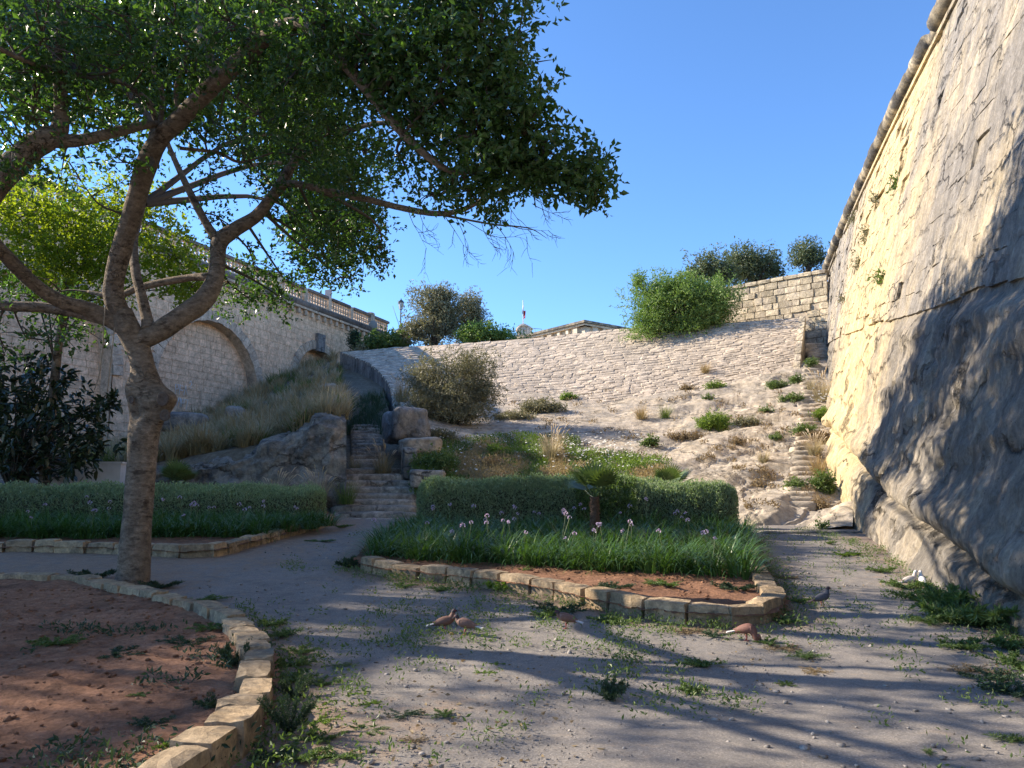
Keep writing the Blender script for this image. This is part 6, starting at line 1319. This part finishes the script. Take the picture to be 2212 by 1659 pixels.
# sparse ground cover and pebbles
acc = Acc(); P_ = []
nX = 15000; X_ = rng.uniform(-4, 7.5, nX); Y_ = rng.uniform(4.0, 20, nX); wx_ = wall_x(Y_, .2)
ok = ~inside(X_, Y_, poly_right) & ~inside(X_, Y_, poly_near) & (X_ < wx_ - .1)
e_ = np.minimum(np.minimum(seg_dist(X_, Y_, bed_right), seg_dist(X_, Y_, bed_near)), np.minimum(seg_dist(X_, Y_, bed_left), np.abs(wx_ - X_) * .6))
ok &= rng.random(nX) < .75 * np.exp(-e_ / .30) + .9 * np.maximum(0, fbm(np.stack([X_ * .8, Y_ * .8, X_ * 0 + 1], -1), 3) - .15)
P_ = np.stack([X_, Y_, gz(X_, Y_) + .005], -1)[ok]
leaf_patch(acc, P_, (.022, .055), 14, 30, .35, .11); tag(obj('ground_weeds', acc.mesh('ground_weeds', False), MT['weed']), 'sparse low weeds creeping over the path edges', 'weeds', kind='stuff')
acc = Acc(); P_ = []
X_ = rng.uniform(-7, -1.6, 2200); Y_ = rng.uniform(3.2, 11, 2200); ok = inside(X_, Y_, poly_near) & (fbm(np.stack([X_ * .9, Y_ * .9, X_ * 0 + 9], -1), 3) > .15) & (Y_ < 8.6); P_ = np.stack([X_, Y_, soil_h(X_, Y_, 3)], -1)[ok]
leaf_patch(acc, P_, (.03, .07), 6, 14, .4, .09); tag(obj('bed_weeds', acc.mesh('bed_weeds', False), MT['weed_dark']), 'thin trailing weeds on the near red soil', 'weeds', kind='stuff')
ico = bmesh.new(); bmesh.ops.create_icosphere(ico, subdivisions=1, radius=1); IV = np.array([tuple(v.co) for v in ico.verts]); IF = np.array([[v.index for v in f.verts] for f in ico.faces]); ico.free()
def pebbles(name, label, pts, smin, smax, mat, pw=3.0):
    acc = Acc()
    for p in pts:
        s = smin + (smax - smin) * rt_.random() ** pw; V = IV * (1 + .25 * rng.normal(size=(12, 1))) * [s, s * rt_.uniform(.6, 1), s * rt_.uniform(.35, .7)]; t = rt_.uniform(0, 6.28); c, n = math.cos(t), math.sin(t)
        acc.add(np.stack([V[:, 0] * c - V[:, 1] * n, V[:, 0] * n + V[:, 1] * c, V[:, 2]], -1) + np.array(p) + [0, 0, s * .15], T=IF)
    tag(obj(name, acc.mesh(name), mat), label, 'stones', kind='stuff')
X_ = rng.uniform(-5, 7.5, 3600); Y_ = 3.6 + 14 * rng.random(3600) ** 1.5; ok = ~inside(X_, Y_, poly_right) & ~inside(X_, Y_, poly_near) & (X_ < wall_x(Y_, .2)); pp = np.stack([X_, Y_, gz(X_, Y_)], -1)[ok]
pebbles('pebbles', 'loose pale pebbles scattered over the path', pp, .004, .034, MT['pebble'], 4.0)
X_ = rng.uniform(-7.5, -1.7, 3800); Y_ = rng.uniform(3.2, 11, 3800); ok = inside(X_, Y_, poly_near); pp = np.stack([X_, Y_, soil_h(X_, Y_, 3)], -1)[ok]
pebbles('soil_clods', 'reddish clods and stones on the near bed', pp, .005, .036, MT['soil'], 3.5)
X_ = rng.uniform(-2.6, 4, 1100); Y_ = rng.uniform(9.8, 14, 1100); ok = inside(X_, Y_, poly_right); pp = np.stack([X_, Y_, soil_h(X_, Y_, 1)], -1)[ok]
pebbles('soil_clods', 'reddish clods on the soil of the palm bed', pp, .006, .04, MT['soil'], 3.0)

X_ = rng.uniform(-5, 7.5, 26000); Y_ = 3.4 + 9 * rng.random(26000) ** 1.4; ok = ~inside(X_, Y_, poly_right) & ~inside(X_, Y_, poly_near) & (X_ < wall_x(Y_, .2)) & (fbm(np.stack([X_ * .7, Y_ * .7, X_ * 0 + 4], -1), 4) > -.05)
gp_ = np.stack([X_, Y_, gz(X_, Y_) + .003], -1)[ok][:8000]; sg_ = rng.uniform(.003, .010, len(gp_)); tet = np.array([[1, 0, -.3], [-.5, .87, -.3], [-.5, -.87, -.3], [0, 0, .8]])
gv = tet[None] * sg_[:, None, None] * rng.uniform(.6, 1.3, (len(gp_), 4, 1)) + gp_[:, None]; a = Acc().add(gv.reshape(-1, 3), T=(np.arange(len(gp_))[:, None, None] * 4 + np.array([[0, 1, 3], [1, 2, 3], [2, 0, 3]])[None]).reshape(-1, 3))
tag(obj('gravel', a.mesh('gravel', False), MT['pebble']), 'fine grey gravel strewn over the path', 'gravel', kind='stuff')
ll = gp_[rng.random(len(gp_)) < .09] + [0.04, .03, .006]; acc = Acc(); Dl = nrm(rand_dirs(len(ll)) * [1, 1, .12]); l_ = rng.uniform(.03, .06, len(ll)); leaves(acc, ll, Dl, l_, l_ * .5); tag(obj('leaf_litter', acc.mesh('leaf_litter', False), MT['dry_weed']), 'dry fallen leaves scattered over the path', 'leaf litter', kind='stuff')
# dry growth in the cracks of the bedrock
P_ = []
for k in range(900):
    h = onsurf('rock', rt_.uniform(1080, 1770), rt_.uniform(840, 1110))
    if h is not None: P_.append(tuple(h))
P_ = np.array(P_); P_ = P_[np.abs(fbm(P_ * [.5, .5, .9] + 31.0, 4, .55)) < .06]
acc = Acc(); leaf_patch(acc, P_, (.06, .16), 10, 26, 1.0, .16); tag(obj('crack_weeds', acc.mesh('crack_weeds', False), MT['dry_weed']), 'dry weeds growing in the cracks of the bedrock', 'weeds', kind='stuff')

# ------------------------------------------------------------------ pigeons
def pigeon(label, p, heading, cols, pitch=0.15, head_down=0.0, scale=1.0, sit=False):
    """+x is forward; cols: body, head, wing, tail"""
    rt = empty('pigeon', p, label, 'bird', 'pigeons on the path', heading); rt.scale = (scale,) * 3; hz = .10 if not sit else .055
    mats = [plain_mat('feather', c, .75, c2=tuple(q * .7 for q in c), scale=60) for c in cols]
    def ell(pts, rad, flat=1.0, sides=14):
        V, Q_, T_ = tube(pts, rad, sides); return V, Q_, T_
    hd = head_down; nx, nz = .098 + .02 * hd, .125 * (1 - hd) - .05 * hd
    sp = [(-.135, 0, hz - .018), (-.10, 0, hz - .004), (-.055, 0, hz + .012), (-.01, 0, hz + .022), (.04, 0, hz + .032), (.074, 0, hz + .055 - .05 * hd), (nx - .008, 0, hz + nz - .028), (nx - .002, 0, hz + nz)]
    a = Acc(); V, Q_, T_ = ell(smooth_path(sp, 26), np.interp(np.linspace(0, 7, 26), range(8), [.010, .026, .043, .052, .053, .042, .026, .021])); a.add(V, Q_, T_); obj('body', a.mesh('body'), mats[0], rt)
    a = Acc(); hp = (nx + .012, 0, hz + nz + .012); V, Q_, T_ = ell(smooth_path([(nx - .012, 0, hz + nz - .014), (nx + .002, 0, hz + nz + .004), hp, (nx + .030, 0, hz + nz + .010 - .02 * hd), (nx + .037, 0, hz + nz + .006 - .025 * hd)], 14), np.interp(np.linspace(0, 4, 14), range(5), [.020, .024, .0235, .014, .006])); a.add(V, Q_, T_); h = obj('head', a.mesh('head'), mats[1], rt)
    a = Acc(); a.add(*tube([(nx + .033, 0, hz + nz + .007 - .022 * hd), (nx + .058, 0, hz + nz - .004 - .045 * hd)], [.0055, .0015], 6)); obj('beak', a.mesh('beak'), MT['iron'], h)
    for s in (-1, 1):
        a = Acc(); V_, Q_ = lathe([(0, -.004), (.004, -.002), (.004, .002), (0, .004)], 8); a.add(V_ + np.array([nx + .020, s * .0195, hz + nz + .016]), Q_); obj('eye', a.mesh('eye'), MT['flag_red'], h)
        a = Acc(); U = np.linspace(0, 1, 9); Vv = np.linspace(-1, 1, 5); W = []
        for u in U:
            wd = .045 * math.sin(math.pi * min(1, .18 + u * .78)) ** .7 * (1 - .55 * u)
            for v in Vv: W.append((.065 - .20 * u, s * (.050 + .010 * math.sin(u * 3) - .038 * u - .008 * v * v), hz + .036 + v * wd - .028 * u))
        a.add(W, grid_faces(9, 5)); a.add([(x, y - s * .012, z) for x, y, z in W], grid_faces(9, 5)); obj('wing', a.mesh('wing'), mats[2], rt)
        if not sit:
            a = Acc(); a.add(*tube([(.0, s * .022, hz - .03), (.008, s * .022, .035), (.0, s * .022, .006)], [.011, .0045, .004], 6))
            for t in (-.5, 0, .5): a.add(*tube([(0, s * .022, .006), (.03 * math.cos(t), s * .022 + .03 * math.sin(t), .003)], [.0035, .002], 4))
            a.add(*tube([(0, s * .022, .006), (-.018, s * .022, .003)], [.003, .002], 4)); obj('leg', a.mesh('leg'), mat_leg, rt)
    a = Acc(); W = []
    for u in np.linspace(0, 1, 5):
        for v in np.linspace(-1, 1, 7): W.append((-.09 - .115 * u, v * (.018 + .022 * u), hz + .004 - .028 * u + .006 * (1 - v * v)))
    a.add(W, grid_faces(5, 7)); a.add([(x, y, z - .008) for x, y, z in W], grid_faces(5, 7)); obj('tail', a.mesh('tail'), mats[3], rt)
    return rt
mat_leg = plain_mat('pigeon_leg', (.42, .12, .09), .6)
BR, DK, WH, GR = (.17, .085, .06), (.045, .03, .035), (.68, .66, .64), (.10, .10, .115)
pigeon('left bird of the billing pair, brown pigeon with white tail', onground(960, 1366), .05, (BR, DK, BR, WH), scale=1.0)
pigeon('right bird of the billing pair, paler brown pigeon', onground(1006, 1371), math.pi - .25, ((.20, .11, .085), DK, (.26, .15, .11), WH), head_down=.25, scale=1.0)
pigeon('brown pigeon with white tail standing apart right of the pair', onground(1224, 1358), 2.75, (BR, DK, (.22, .14, .12), WH), head_down=.3, scale=1.0)
pigeon('rusty pigeon pecking below the kerb corner with white tail raised', onground(1612, 1384), -.5, ((.20, .09, .065), BR, (.22, .10, .075), WH), head_down=1.0, scale=1.0)
pigeon('dark slate pigeon on the right path', onground(1776, 1311), .25, (GR, DK, (.085, .085, .10), DK), scale=1.0)
pigeon('pale pigeon with brown wing bars resting at the bastion foot', onground(1965, 1264), .1, ((.55, .48, .42), WH, (.48, .38, .32), WH), sit=True, scale=1.05)
pigeon('plump white pigeon resting closest to the bastion foot', onground(1994, 1266), 1.3, (WH, WH, WH, WH), sit=True, scale=1.05)
c = onground(972, 1370); boulder('bread_crust', 'small yellow crust of bread by the billing pigeons', c + Vector((.02, -.03, .012)), (.05, .035, .03), plain_mat('bread', (.55, .36, .12), .9), 77, 0, .004, cat='bread', sub=2)
